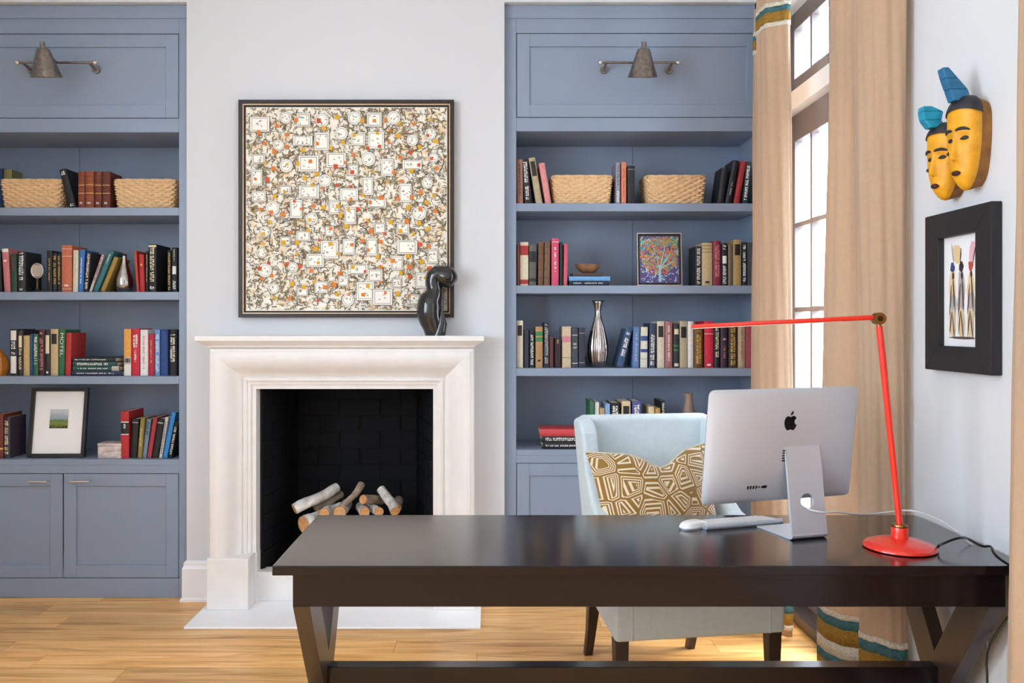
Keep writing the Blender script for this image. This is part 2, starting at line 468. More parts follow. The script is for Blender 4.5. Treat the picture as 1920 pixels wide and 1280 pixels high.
curtain('narrow sand linen curtain hanging beside the right bookcase', far, farb, ROD_Z - .03, TB + LB)
near = [(1.415, 3.36), (1.372, 3.315), (1.352, 3.20), (1.375, 3.12), (1.405, 3.09), (1.365, 3.06), (1.325, 3.00), (1.315, 2.93), (1.335, 2.87), (1.375, 2.835), (1.42, 2.82), (1.435, 2.85)]
nearb = [(1.415, 3.38), (1.35, 3.34), (1.30, 3.24), (1.318, 3.12), (1.390, 3.05), (1.385, 3.015), (1.340, 2.965), (1.322, 2.91), (1.335, 2.86), (1.37, 2.83), (1.415, 2.818), (1.435, 2.845)]
curtain('wide sand linen curtain hanging behind the red desk lamp', near, nearb, ROD_Z - .03, TB + LB)
edge = [(1.44, 2.13), (1.385, 2.115), (1.345, 2.07), (1.355, 2.01), (1.39, 1.98), (1.36, 1.94), (1.31, 1.90), (1.30, 1.83), (1.34, 1.77), (1.39, 1.73), (1.36, 1.67), (1.30, 1.62), (1.29, 1.54), (1.34, 1.48), (1.39, 1.45), (1.36, 1.40), (1.31, 1.35), (1.33, 1.29), (1.38, 1.27)]
edgeb = [(1.44, 2.16), (1.36, 2.145), (1.315, 2.09), (1.325, 2.02), (1.385, 1.97), (1.36, 1.93), (1.30, 1.89), (1.29, 1.82), (1.34, 1.76), (1.39, 1.72), (1.36, 1.66), (1.29, 1.61), (1.28, 1.53), (1.34, 1.47), (1.39, 1.44), (1.36, 1.39), (1.30, 1.34), (1.32, 1.28), (1.38, 1.26)]
curtain('sand linen curtain at the right edge beside the framed drawing', edge, edgeb, ROD_Z - .03, TB + LB)  # its out-of-view folds are drawn across the window to cut the light
t = thing('curtain_rod', 'black iron curtain rod above the french door', 'curtain rod')
MB().tube([(ROD_X, 2.70, ROD_Z), (ROD_X, 4.19, ROD_Z)], .012, 10).build('rod', ROD, t, smooth=True)
for yy in (2.72, 4.175):
    MB().tube([(ROD_X, yy, ROD_Z), (WX - .001, yy, ROD_Z)], .007, 8).build('bracket', ROD, t, smooth=True)
t = thing('curtain_rod', 'black iron curtain rod above the window nearest the camera', 'curtain rod')
MB().tube([(ROD_X, -.5, ROD_Z), (ROD_X, 2.16, ROD_Z)], .012, 10).build('rod', ROD, t, smooth=True)
for yy in (-.48, 2.15):
    MB().tube([(ROD_X, yy, ROD_Z), (WX - .001, yy, ROD_Z)], .007, 8).build('bracket', ROD, t, smooth=True)

# ------------------------------------------------------------------ built-in bookcases
DEP = 0.385
SHELF = {}
def shaker(name, x0, x1, z0, z1, st, parent, handle=None):
    """inset door: frame with a recessed flat panel"""
    g = .0035; x0 += g; x1 -= g; z0 += g; z1 -= g; y0 = YC + .001
    m = MB()
    m.box(x0, x0 + st, y0, y0 + .02, z0, z1).box(x1 - st, x1, y0, y0 + .02, z0, z1)
    m.box(x0 + st, x1 - st, y0, y0 + .02, z0, z0 + st).box(x0 + st, x1 - st, y0, y0 + .02, z1 - st, z1)
    d = m.build(name, BLUE, parent, bevel=.0012, seg=1)
    MB().box(x0 + st, x1 - st, y0 + .010, y0 + .018, z0 + st, z1 - st).build('panel', BLUE, d)
    if handle:
        hx0, hx1, hz = handle
        h = MB().tube([(hx0, y0 - .028, hz), (hx1, y0 - .028, hz)], .0055, 10)
        for q in (hx0 + .012, hx1 - .012): h.tube([(q, y0 - .028, hz), (q, y0, hz)], .0045, 8)
        h.build('handle', CHROME, d, smooth=True)
    return d
def bookcase(key, label, X0, O0, O1, X1, tops, up, base, seam, hand):
    t = thing('bookcase', label, 'bookcase', loc=(0, 0, 0))
    y0, y1 = YC, YC + DEP
    MB().box(X0, O0, y0, y0 + .022, 0, ZT).build('stile', BLUE, t, bevel=.0015, seg=1)
    MB().box(O1, X1, y0, y0 + .022, 0, ZT).build('stile', BLUE, t, bevel=.0015, seg=1)
    MB().box(X0 + .004, O0, y0 + .022, y1, 0, ZT).build('side_panel', BLUE, t)
    MB().box(O1, X1 - .004, y0 + .022, y1, 0, ZT).build('side_panel', BLUE, t)
    MB().box(X0, X1, y0 - .008, y0, bz(35), ZT).build('crown_board', BLUE, t, bevel=.0015, seg=1)
    MB().box(O0, O1, y0, y0 + .022, bz(up[0]), ZT).build('top_rail', BLUE, t)
    shaker('upper_door', O0, O1, bz(up[1]), bz(up[0]), .065, t)
    MB().box(O0, O1, y0, y0 + .022, bz(up[2]), bz(up[1])).build('middle_rail', BLUE, t, bevel=.0015, seg=1)
    MB().box(O0, O1, y0 + .022, y1 - .012, bz(up[2]), bz(up[2]) + .02).build('soffit_board', BLUE, t)
    xs = seam
    for a, b in ((O0, xs - .0012), (xs + .0012, O1)):
        MB().box(a, b, y1 - .012, y1, .05, ZT).build('back_board', BLUE, t)
    MB().box(xs - .003, xs + .003, y1 - .006, y1, .05, ZT).build('back_seam', SOOTJ, t)
    zs = []
    for py in tops:
        zt = bz(py)
        MB().box(O0, O1, y0 + .001, y1 - .013, zt - .041, zt).build('shelf', BLUE, t, bevel=.0015, seg=1)
        zs.append(zt)
    zt = bz(base[0])
    MB().box(O0, O1, y0, y1 - .013, zt - .03, zt).build('counter', BLUE, t, bevel=.0015, seg=1)
    MB().box(O0, O1, y0, y0 + .022, bz(base[1]), zt - .03).build('counter_rail', BLUE, t)
    zs.append(zt)
    xm = (O0 + O1) / 2
    zh = bz(base[1]) - .038
    shaker('cabinet_door', O0, xm, bz(base[2]), bz(base[1]), .063, t, (xm - .162, xm - .066, zh) if hand else None)
    shaker('cabinet_door', xm, O1, bz(base[2]), bz(base[1]), .063, t, (xm + .047, xm + .150, zh) if hand else None)
    MB().box(O0, O1, y0, y0 + .022, 0, bz(base[2])).build('kick_board', BLUE, t, bevel=.0015, seg=1)
    SHELF[key] = zs
    return t
OL0, OL1 = bx(-99), bx(335.5)
OR0, OR1 = bx(968), bx(1425)
bookcase('L', 'blue-grey built-in bookcase left of the white fireplace', XL0 + .001, OL0, OL1, XL1 - .001, (389, 547, 705), (63, 222, 248), (861, 887, 1084), bx(82), True)
bookcase('R', 'blue-grey built-in bookcase right of the white fireplace', XR0 + .001, OR0, OR1, WX - .002, (381, 535, 690), (62, 220.5, 246), (843, 867.5, 1075), bx(1210), True)

# picture lights on the upper doors
def picture_light(label, px, py):
    y = YC - .012
    xa, z = bx(px), bz(py)
    t = thing('picture_light', label, 'wall lamp', loc=(xa, YC + .012, z), group='picture lights above the shelves')
    for sgn in (-1, 1):
        MB().tube([(sgn * .168, -.001, .008), (sgn * .168, -.011, .008)], .021, 16).build('mount', AGED, t, smooth=True)
        MB().tube([(sgn * .168, -.011, .008), (sgn * .168, -.075, .02)], .007, 10).build('bracket', AGED, t, smooth=True)
        MB().lathe([(.0, -.013), (.007, -.011), (.012, -.004), (.013, .0), (.012, .004), (.007, .011), (0, .013)], 14, (sgn * .196, -.078, .022)).build('ball_finial', CHROME, t, smooth=True)
    MB().tube([(-.19, -.078, .022), (.19, -.078, .022)], .0062, 10).build('bar', AGED, t, smooth=True)
    MB().tube([(0, -.078, .022), (0, -.13, .036), (0, -.17, .062)], .006, 10).build('arm', AGED, t, smooth=True)
    s = MB().lathe([(.0, .085), (.010, .085), (.012, .082), (.012, .058), (.014, .055), (.027, .052), (.032, .044), (.070, -.075), (.074, -.083), (.071, -.083), (.066, -.073), (.028, .042), (0, .046)], 32, cap=False)
    s.build('shade', AGED, t, smooth=True, loc=(0, -.19, 0), rot=(R(15), 0, 0))
    b = MB().lathe([(0, .02), (.012, .018), (.012, -.01), (.024, -.03), (.022, -.045), (.010, -.056), (0, -.058)], 16)
    b.build('bulb', mat('frosted_bulb', 'f4efe6', 0.4), t, smooth=True, loc=(0, -.19, 0))
    return t
picture_light('aged nickel picture light on the left bookcase', 118, 133)
picture_light('aged nickel picture light on the right bookcase', 1194, 133)

# ------------------------------------------------------------------ fireplace
FC = (FX0 + FX1) / 2
t = thing('fireplace', 'white limestone fireplace surround with bolection moulding', 'fireplace')
W = .207
prof = [(0, 0), (0, .150), (.006, .158), (.016, .161), (.018, .167), (.034, .172), (.052, .171), (.076, .160), (.098, .140), (.116, .116), (.130, .100), (.142, .093), (.142, .084), (.150, .084), (.153, .090), (.160, .093), (.167, .090), (.170, .083), (.176, .081), (.184, .078), (.184, .068), (W, .066), (W, 0)]
PLZ = .262
def surround_pt(side, u, v, along):
    pass
ox0, ox1, oz = FX0 - W, FX1 + W, FZ1 + W
def leg_mesh(sgn):
    m = MB(); n = len(prof)
    zs_b = PLZ
    for k, (u, v) in enumerate(prof):
        x = (ox0 + u) if sgn < 0 else (ox1 - u)
        m.v.append((x, YW - v, zs_b))
    for k, (u, v) in enumerate(prof):
        x = (ox0 + u) if sgn < 0 else (ox1 - u)
        m.v.append((x, YW - v, oz - u))
    for k in range(n - 1): m.face(k, k + 1, n + k + 1, n + k)
    return m
for sgn in (-1, 1): leg_mesh(sgn).build('moulded_jamb', STONE, t, smooth=True, ang=35)
m = MB(); n = len(prof)
for u, v in prof: m.v.append((ox0 + u, YW - v, oz - u))
for u, v in prof: m.v.append((ox1 - u, YW - v, oz - u))
for k in range(n - 1): m.face(k, k + 1, n + k + 1, n + k)
m.build('moulded_lintel', STONE, t, smooth=True, ang=35)
for sgn in (-1, 1):
    x = ox0 if sgn < 0 else ox1
    a, b = (x - .004, x + .2) if sgn < 0 else (x - .2, x + .004)
    MB().box(a, b, YW - .178, YW - .001, .0125, PLZ).build('plinth', STONE, t, bevel=.004)
    c, d = (b, FX0 + .003) if sgn < 0 else (FX1 - .003, a)
    MB().box(min(c, d), max(c, d), YW - .06, YW - .001, .0125, PLZ).build('plinth_return', STONE, t)
# mantel shelf: moulded slab with mitred ends
sh = [(.0, 1.290), (.160, 1.290), (.168, 1.296), (.170, 1.302), (.176, 1.305), (.190, 1.311), (.205, 1.322), (.212, 1.326), (.212, 1.347), (.209, 1.350), (0, 1.350)]
m = MB(); k = len(sh)
for v, z in sh: m.v.append((ox0 + .163 - max(v, .163), YW, z))
for v, z in sh: m.v.append((ox0 + .163 - max(v, .163) + (0 if v > 0 else 0), YW - v, z))
for v, z in sh: m.v.append((ox1 - .163 + max(v, .163), YW - v, z))
for v, z in sh: m.v.append((ox1 - .163 + max(v, .163), YW, z))
for s0 in range(3):
    for j in range(k - 1): m.face(s0 * k + j, s0 * k + j + 1, (s0 + 1) * k + j + 1, (s0 + 1) * k + j)
m.build('mantel_shelf', STONE, t, smooth=True, ang=30)
MB().box(FX0, FX1, YW - .045, YW + .05, .0125, FZ0).build('hearth_riser', STONE, t, bevel=.003)
MB().box(-1.402, -.034, EYE * FPX / 570.0, YW - .0, .0005, .012).build('hearth_slab', mat('white_hearth_stone', 'f4f4f6', 0.5, var=0.02, vscale=6, bump=0.05, bscale=40), t, bevel=.003)
# firebox lined with black brick
fb = thing('firebox', 'black brick firebox behind the birch logs', 'firebox')
BX0, BX1, BY = -1.067, -.397, 4.66
fy0 = YW + .002
brk = MB().box(-.5, .5, 0, 1, -.5, .5)
bme = bpy.data.meshes.new('brick'); bme.from_pydata(brk.v, [], brk.f); bme.materials.append(SOOT); bme.update()
def brick(p, d, length, h, depth=.03):
    o = bpy.data.objects.new('brick', bme); col.objects.link(o); o.parent = fb
    o.location = p; o.rotation_euler = (0, 0, math.atan2(d.y, d.x)); o.scale = (length, depth, h)
def brick_wall(a, b):
    a = Vector(a); b = Vector(b); d = (b - a).normalized(); L = (b - a).length
    z = FZ0; r = 0; bh = .092
    nn = Vector((-d.y, d.x, 0))
    while z < 1.22:
        x = -(.115 if r % 2 else 0)
        while x < L - .01:
            x0, x1 = max(x, 0), min(x + .23, L)
            if x1 - x0 > .02:
                c = a + d * ((x0 + x1) / 2) + nn * (.004 - rnd.uniform(0, .003)); brick((c.x, c.y, z + bh / 2), d, x1 - x0 - .008, bh - .008)
            x += .23
        z += bh; r += 1
FA, FB = FX0 + .022, FX1 - .022
brick_wall((FA, fy0 + .001, 0), (BX0, BY, 0)); brick_wall((BX0, BY, 0), (BX1, BY, 0)); brick_wall((BX1, BY, 0), (FB, fy0 + .001, 0))
m = MB()
for p, q in (((FA, fy0), (BX0, BY)), ((BX0, BY), (BX1, BY)), ((BX1, BY), (FB, fy0))):
    d = (Vector(q) - Vector(p)).normalized(); p = (p[0] - d.x * (.03 if p[1] > 4.5 else 0), p[1] - d.y * (.03 if p[1] > 4.5 else 0)); q = (q[0] + d.x * (.03 if q[1] > 4.5 else 0), q[1] + d.y * (.03 if q[1] > 4.5 else 0))
    nn = Vector((-d.y, d.x)) * .012
    e = Vector((-d.y, d.x)) * .05
    m.prism([(p[0] + nn.x, p[1] + nn.y, FZ0 - .02), (q[0] + nn.x, q[1] + nn.y, FZ0 - .02), (q[0] + e.x, q[1] + e.y, FZ0 - .02), (p[0] + e.x, p[1] + e.y, FZ0 - .02)],
            [(p[0] + nn.x, p[1] + nn.y, 1.25), (q[0] + nn.x, q[1] + nn.y, 1.25), (q[0] + e.x, q[1] + e.y, 1.25), (p[0] + e.x, p[1] + e.y, 1.25)])
m.build('mortar_backing', SOOTJ, fb)
MB().box(FX0, FX1, YW + .051, BY + .03, .02, FZ0).build('firebox_floor', SOOT, fb)
MB().box(FX0, FX1, YW + .001, BY + .06, 1.225, 1.258).build('firebox_top', SOOT, fb)

# birch logs
BARK = mat('birch_bark', 'd6d0ca', 0.8, var=0.42, vscale=22, bump=0.6, bscale=45)
BARK2 = mat('peeled_bark', 'a89684', 0.8, var=0.4, vscale=14, bump=0.6, bscale=45)
CUT = mat('cut_wood_end', 'c99461', 0.8, var=0.2, vscale=40)
def log(a, b, r0, r1, bark, bend, label, seed):
    a, b = Vector(a), Vector(b); q = random.Random(seed)
    t = thing('birch_log', label, 'log', loc=a, group='birch logs in the fire opening')
    d = b - a; side = d.cross(Vector((.2, .3, 1))).normalized()
    N = 9
    path = [d * (i / (N - 1)) + side * (bend * math.sin(math.pi * i / (N - 1))) + Vector((0, 0, .3 * bend * math.sin(2.4 * math.pi * i / (N - 1)))) for i in range(N)]
    rad = [(r0 + (r1 - r0) * i / (N - 1)) * (1 + q.uniform(-.06, .06)) for i in range(N)]
    MB().tube(path, rad, 14, cap=False).build('bark', bark, t, smooth=True, ang=60)
    for p, p2, r in ((path[0], path[1], rad[0]), (path[-1], path[-2], rad[-1])):
        e = (p - p2).normalized()
        MB().tube([p - e * .012, p + e * .0015], [r * .94, r * .94], 14).build('cut_end', CUT, t)
    return t
YL = 4.36
def lp(px, py, y): return at(px, py, y)
log(lp(552, 954, 4.30), lp(632, 914, 4.46), .030, .026, BARK, .012, 'long pale birch log lying on top at the left', 1)
log(lp(570, 984, 4.27), lp(640, 955, 4.47), .046, .042, BARK, .0, 'thick white birch log lowest at the left edge', 2)
log(lp(590, 953, 4.40), lp(640, 926, 4.52), .018, .020, BARK2, .006, 'thin split log tucked under the long pale log', 3)
log(lp(608, 962, 4.27), lp(622, 950, 4.57), .028, .028, BARK, .0, 'log with tan cut end beside the thick white log', 4)
log(lp(637, 960, 4.26), lp(650, 945, 4.55), .032, .030, BARK, .0, 'stubby log with pale cut end in the middle', 5)
log(lp(640, 950, 4.30), lp(678, 909, 4.44), .013, .021, BARK2, .010, 'thin crooked log standing up in the middle', 6)
log(lp(681, 936, 4.33), lp(716, 937, 4.47), .026, .025, BARK2, .0, 'short split log on top with orange cut end', 7)
log(lp(684, 960, 4.26), lp(676, 950, 4.52), .027, .027, BARK, .0, 'round log under the short split log', 8)
log(lp(711, 959, 4.26), lp(690, 948, 4.52), .024, .022, BARK, .0, 'small log with round orange end below the split log', 9)
log(lp(741, 958, 4.27), lp(714, 918, 4.42), .027, .024, BARK, .014, 'pale log propped up at the right end', 10)
log(lp(744, 952, 4.36), lp(748, 937, 4.52), .026, .024, BARK2, .0, 'rightmost log half hidden behind the propped log', 11)
for i, (px, dz) in enumerate([(598, .050), (636, .050), (674, .050), (712, .050), (748, .050)]):
    p = lp(px, 1000, 4.27); p.z = FZ0 + dz
    log(p, (p.x + .012, 4.60, FZ0 + dz), .049, .047, BARK if i % 2 else BARK2, .0, 'bottom row log hidden by the desk, ' + ('first', 'second', 'third', 'fourth', 'fifth')[i] + ' from left', 20 + i)
for i, (px, dz) in enumerate([(617, .132), (655, .132), (693, .132), (730, .132)]):
    p = lp(px, 1000, 4.27); p.z = FZ0 + dz
    log(p, (p.x + .012, 4.58, FZ0 + dz), .046, .044, BARK2 if i % 2 else BARK, .0, 'second row log hidden by the desk, ' + ('first', 'second', 'third', 'fourth')[i] + ' from left', 30 + i)

# ------------------------------------------------------------------ abstract painting over the mantel
def flat(name, c, rough=0.8): return mat(name, c, rough)
PY = YW - .038
pa, pb = at(447, 187, PY), at(851, 595, PY)
px0, px1, pz1, pz0 = pa.x, pb.x, pa.z, pb.z
t = thing('painting', 'large square abstract painting above the mantel in thin dark frame', 'painting', loc=((px0 + px1) / 2, YW, pz0))
cx = (px0 + px1) / 2; hw = (px1 - px0) / 2; hh = pz1 - pz0
FRM = mat('dark_brown_frame', '221210', 0.45)
GILT = mat('pale_gilt_line', 'd9b48c', 0.4, 0.3)
def frame_strips(parent, m, name, u0, u1, y0, y1, HW=hw, HH=hh):
    """four mitred strips between inset u0 and inset u1"""
    P = lambda u: [(-HW + u, u), (HW - u, u), (HW - u, HH - u), (-HW + u, HH - u)]
    A, B = P(u0), P(u1)
    for k in range(4):
        j = (k + 1) % 4
        q = [A[k], A[j], B[j], B[k]]
        MB().prism([(a, y0, b) for a, b in q], [(a, y1, b) for a, b in q]).build(name, m, parent)
frame_strips(t, FRM, 'frame_strip', 0, .019, -.040, -.001)
frame_strips(t, GILT, 'gilt_strip', .019, .0245, -.034, -.001)
frame_strips(t, mat('black_liner', '120d0c', 0.6), 'liner_strip', .0245, .0335, -.026, -.001)
CW = hw - .0335; CZ0 = .0335; CH = hh - .067
canvas = MB().box(-CW, CW, -.024, -.002, CZ0, CZ0 + CH).build('canvas', CANVAS, t)
q = random.Random(21)
marks = MB(); lay = [0]
MK = [flat('umber_stroke', '6b5a45'), flat('olive_stroke', '8a7a55'), flat('grey_stroke', '908c88'), flat('orange_dab', 'd9792f'), flat('red_dab', 'c9502f'), flat('yellow_dab', 'd9a51f'), flat('white_patch', 'f6f1e8'), flat('peach_wash', 'e9d3b4')]
S = 2 * CW
def P2(a, b):
    return (-CW + a * S, -.0243 - lay[0] * .0000006, CZ0 + b * CH)
def quad(pts, mi):
    lay[0] += 1; marks.mi = mi
    marks.poly([P2(min(max(a, .004), .996), min(max(b, .004), .996)) for a, b in pts])
def stroke(a0, b0, a1, b1, wd, mi):
    dx, dy = a1 - a0, b1 - b0; L = math.hypot(dx, dy) or 1; nx, ny = -dy / L * wd, dx / L * wd
    quad([(a0 + nx, b0 + ny), (a0 - nx, b0 - ny), (a1 - nx, b1 - ny), (a1 + nx, b1 + ny)], mi)
for _ in range(330):
    a, b = q.random(), q.random(); s = q.uniform(.008, .022); quad([(a - s, b - s * .7), (a + s, b - s * .8), (a + s * .9, b + s * .7), (a - s, b + s * .6)], 7)
for _ in range(5200):
    a, b = q.random(), q.random(); g = q.choice((0, 1.57, q.uniform(0, 6.3)))
    mi = q.choice((0, 0, 1, 1, 2)); wd = q.uniform(.0012, .0027)
    for k in range(q.choice((1, 2, 3))):
        l = q.uniform(.006, .015); a1, b1 = a + l * math.cos(g), b + l * math.sin(g)
        stroke(a, b, a1, b1, wd, mi); a, b = a1, b1; g += q.uniform(-1.7, 1.7)
def box_mark(a, b, w, h):
    quad([(a - w, b - h), (a + w, b - h), (a + w, b + h), (a - w, b + h)], 6)
    for k, s in ((1.0, 2), (.80, q.choice((0, 2)))):
        for p0, p1 in (((-w, -h), (w, -h)), ((w, -h), (w, h)), ((w, h), (-w, h)), ((-w, h), (-w, -h))):
            stroke(a + p0[0] * k, b + p0[1] * k, a + p1[0] * k, b + p1[1] * k, .0013, s)
    for _ in range(q.randint(3, 7)):
        g = q.uniform(0, 6.3); u, v = a + q.uniform(-.55, .55) * w, b + q.uniform(-.55, .55) * h
        stroke(u, v, u + .010 * math.cos(g), v + .010 * math.sin(g), .0019, q.choice((0, 1, 2)))
def ring_mark(a, b, r):
    n = 18
    quad([(a + r * math.cos(6.2832 * k / n), b + r * math.sin(6.2832 * k / n)) for k in range(n)], 6)
    for k2 in (1, .76):
        for k in range(n):
            g0, g1 = 6.2832 * k / n, 6.2832 * (k + 1) / n
            stroke(a + r * k2 * math.cos(g0), b + r * k2 * math.sin(g0), a + r * k2 * math.cos(g1), b + r * k2 * math.sin(g1), .0012, 2)
    for _ in range(4):
        g = q.uniform(0, 6.3); u, v = a + q.uniform(-.5, .5) * r, b + q.uniform(-.5, .5) * r
        stroke(u, v, u + .009 * math.cos(g), v + .009 * math.sin(g), .0019, q.choice((0, 1)))
pl = []
def spot(mn):
    for _ in range(60):
        a, b = q.uniform(.05, .95), q.uniform(.05, .95)
        if all(math.hypot(a - c, b - d) > mn for c, d in pl): pl.append((a, b)); return a, b
    return None
for i in range(70):
    p = spot(.088)
    if p:
        if i % 3 == 2: ring_mark(p[0], p[1], q.uniform(.024, .036))
        else: box_mark(p[0], p[1], q.uniform(.022, .05), q.uniform(.022, .046))
pl.clear()
for i in range(150):
    p = spot(.045)
    if p:
        a, b = p; s = q.uniform(.0065, .0115); mi = q.choice((3, 3, 4, 5, 5))
        quad([(a - s, b - s * q.uniform(.7, 1.2)), (a + s, b - s), (a + s * q.uniform(.7, 1.1), b + s), (a - s, b + s * q.uniform(.7, 1.2))], mi)
marks.build('painted_marks', MK, canvas, kind='stuff')

# ------------------------------------------------------------------ black sculpture on the mantel
BSTONE = mat('polished_black_stone', '121216', 0.16, coat=0.5, var=0.2, vscale=8)
ys = YW - .105
base = at(816, 629, ys); base.z = 1.3505
t = thing('sculpture', 'polished black abstract bust sculpture on the mantel', 'sculpture', loc=base)
ctrl = [(817, 629, 19), (814, 612, 21.5), (807, 590, 25), (808, 568, 25), (814, 552, 19), (815, 541, 15.5), (813, 530, 15.5), (816, 518, 17), (826, 516, 18.5), (838, 519, 20.5), (847, 522, 18), (853.5, 524, 11), (857, 525.5, 2)]
cp = catmull([at(a, b, ys) - base for a, b, c in ctrl], 4)
rr = catmull([(c * ys / FPX, 0, 0) for a, b, c in ctrl], 4)
MB().tube(cp, [max(v.x, .004) for v in rr], 24).build('stone_body', BSTONE, t, smooth=True, ang=70)
MB().tube([at(822, 629, ys - .02) - base, at(829, 606, ys - .03) - base, at(828, 584, ys - .035) - base], [.036, .026, .008], 14).build('raised_fold', BSTONE, t, smooth=True, ang=70)
MB().tube([at(806, 511, ys - .01) - base, at(817, 506, ys - .02) - base, at(829, 505, ys - .015) - base], [.012, .022, .010], 12).build('brow_fold', BSTONE, t, smooth=True, ang=70)

# ------------------------------------------------------------------ carved masks on the window wall
YEL = mat('yellow_painted_wood', 'dd9c17', 0.5, var=0.18, vscale=22, bump=0.2, bscale=80)
HAIR = mat('black_painted_wood', '23222a', 0.45, var=0.3, vscale=30)
TURQ = mat('turquoise_painted_wood', '1f93b5', 0.5, var=0.25, vscale=25)
TEALP = mat('blue_painted_wood', '246a94', 0.5, var=0.25, vscale=25)
RAWW = mat('brown_carved_wood', '8a5a20', 0.6, var=0.3, vscale=25)
def mask(label, yc, zc, H, hwid, dep, crest, crest_mat, turn):
    """face of height H (chin to hair top) standing off the wall; local x runs along the wall away from the camera, y away from the wall"""
    t = thing('carved_mask', label, 'mask', loc=(WX - .001, yc, zc), rot=(0, 0, R(90)), group='carved masks on the window wall')
    bd = .045
    def hwf(h): # half width along the height 0 chin .. 1 top
        ch = 1 if h > .2 else .12 + .88 * math.sqrt(max(0, 1 - ((.2 - h) / .2) ** 2))
        return ch * hwid * (0.40 + 0.60 * math.sin(min(1, (h + .03) / .66) * math.pi / 2) ** .9) * (1 if h < .78 else math.sqrt(max(0, 1 - ((h - .78) / .225) ** 2)) * .999 + .001)
    def dpf(h):
        ch = 1 if h > .2 else .1 + .9 * math.sqrt(max(0, 1 - ((.2 - h) / .2) ** 2))
        return ch * dep * (0.60 + 0.40 * math.sin(min(1, h / .5) * math.pi / 2)) * (1 if h < .80 else math.sqrt(max(0.0, 1 - ((h - .8) / .21) ** 2)) + .02)
    def S(th, h, off=0.0):
        c, s = math.cos(th), math.sin(th)
        x = (hwf(h) + off) * s
        y = bd + (dpf(h) + off) * (max(c, 0) ** .75)
        nose = .020 * math.exp(-(th / .16) ** 2) * (1 if .30 < h < .60 else 0) * max(0, 1 - abs(h - .34) * 3.2) if h >= .30 else 0
        brow = .006 * math.exp(-((h - .615) / .035) ** 2) * math.exp(-(th / .8) ** 2)
        socket = -.007 * math.exp(-((h - .535) / .045) ** 2) * math.exp(-((abs(th) - .5) / .3) ** 2)
        lip = .008 * math.exp(-((h - .18) / .025) ** 2) * math.exp(-(th / .3) ** 2)
        y += nose + brow + socket + lip
        r = Matrix.Rotation(R(turn), 3, 'Z') @ Vector((x, y - bd, 0))
        return Vector((r.x, r.y + bd, h * H))
    f = MB().grid(lambda u, v: S(-math.pi / 2 + math.pi * u, v), 49, 61)
    f.build('face', YEL, t, smooth=True, ang=60)
    MB().grid(lambda u, v: S(-math.pi / 2 + math.pi * u, .80 + .2 * v - .06 * math.cos(-math.pi / 2 + math.pi * u) * (1 - v) * -1 - .02, .004), 41, 14).build('hair_cap', HAIR, t, smooth=True, ang=70)
    # wooden backing between face and wall
    out = [(hwf(h), h * H) for h in [i / 16 for i in range(17)]]
    loop = [(a, b) for a, b in out] + [(-a, b) for a, b in out[::-1]]
    rot = Matrix.Rotation(R(turn), 3, 'Z')
    fr = []
    for a, b in loop:
        r = rot @ Vector((a * .985, 0, 0)); fr.append((r.x, r.y + bd + .001, b))
    MB().prism([(a * .9, .0, b * .9 + H * .05) for a, b in loop], fr).build('wood_backing', RAWW, t)
    for sg in (-1, 1):
        b = MB(); e = MB(); w2 = MB()
        arc = [(.12 + .75 * k / 6, .585 + .045 * math.sin(math.pi * (.25 + .6 * k / 6))) for k in range(7)]
        b.tube([S(sg * a, h, .001) for a, h in arc], [.0022, .0042, .005, .005, .0045, .0035, .0018], 8)
        b.build('eyebrow', HAIR, t, smooth=True)
        e.tube([S(sg * (.25 + .5 * k / 6), .525 + .008 * math.sin(math.pi * k / 6), .0005) for k in range(7)], [.001, .0045, .0062, .0068, .006, .004, .001], 8)
        e.build('eye', HAIR, t, smooth=True)
    MB().tube([S(.34 * (k / 6 - .5) * 2, .175, .001) for k in range(7)], [.002, .006, .0078, .008, .0078, .006, .002], 8).build('mouth', mat('dark_red_lip', '3a1416', 0.5), t, smooth=True)
    MB().tube([S(.62 + .16 * k / 3, .40, .0005) for k in range(4)], [.002, .006, .006, .002], 8).build('cheek_mark', HAIR, t, smooth=True)
    a = [(x, y0, z) for x, y0, y1, z in crest]; b = [(x, y1, z) for x, y0, y1, z in crest]
    cr = MB()
    for k in range(len(crest) - 1):
        x0, a0, b0, z0 = crest[k]; x1, a1, b1, z1 = crest[k + 1]; hx = .017
        cr.hexa([(x0 - hx, a0, z0), (x0 + hx, a0, z0), (x0 + hx, b0, z0), (x0 - hx, b0, z0), (x1 - hx, a1, z1), (x1 + hx, a1, z1), (x1 + hx, b1, z1), (x1 - hx, b1, z1)])
    cr.build('crest', crest_mat, t, bevel=.003)
    return t
mask('taller yellow carved mask with long blue crest', 2.442, 1.798, .280, .054, .042, [(0, .040, .092, .262), (0, .050, .104, .296), (0, .078, .116, .328), (0, .106, .124, .360)], TEALP, 16)
mask('shorter yellow carved mask with bright turquoise crest', 2.555, 1.786, .240, .052, .044, [(0, .055, .100, .222), (0, .065, .118, .245), (0, .060, .124, .272), (0, .095, .122, .288)], TURQ, 16)

# ------------------------------------------------------------------ framed figure drawing on the window wall
fy0_, fy1_ = 2.345, 2.70
fz0_, fz1_ = 1.258, 1.753
t = thing('framed_drawing', 'figure drawing in wide black frame below the yellow masks', 'picture', loc=(WX - .001, (fy0_ + fy1_) / 2, fz0_), rot=(0, 0, R(90)))
FH = fz1_ - fz0_; FWH = (fy1_ - fy0_) / 2
BFR = mat('matte_black_frame', '1b181c', 0.5)
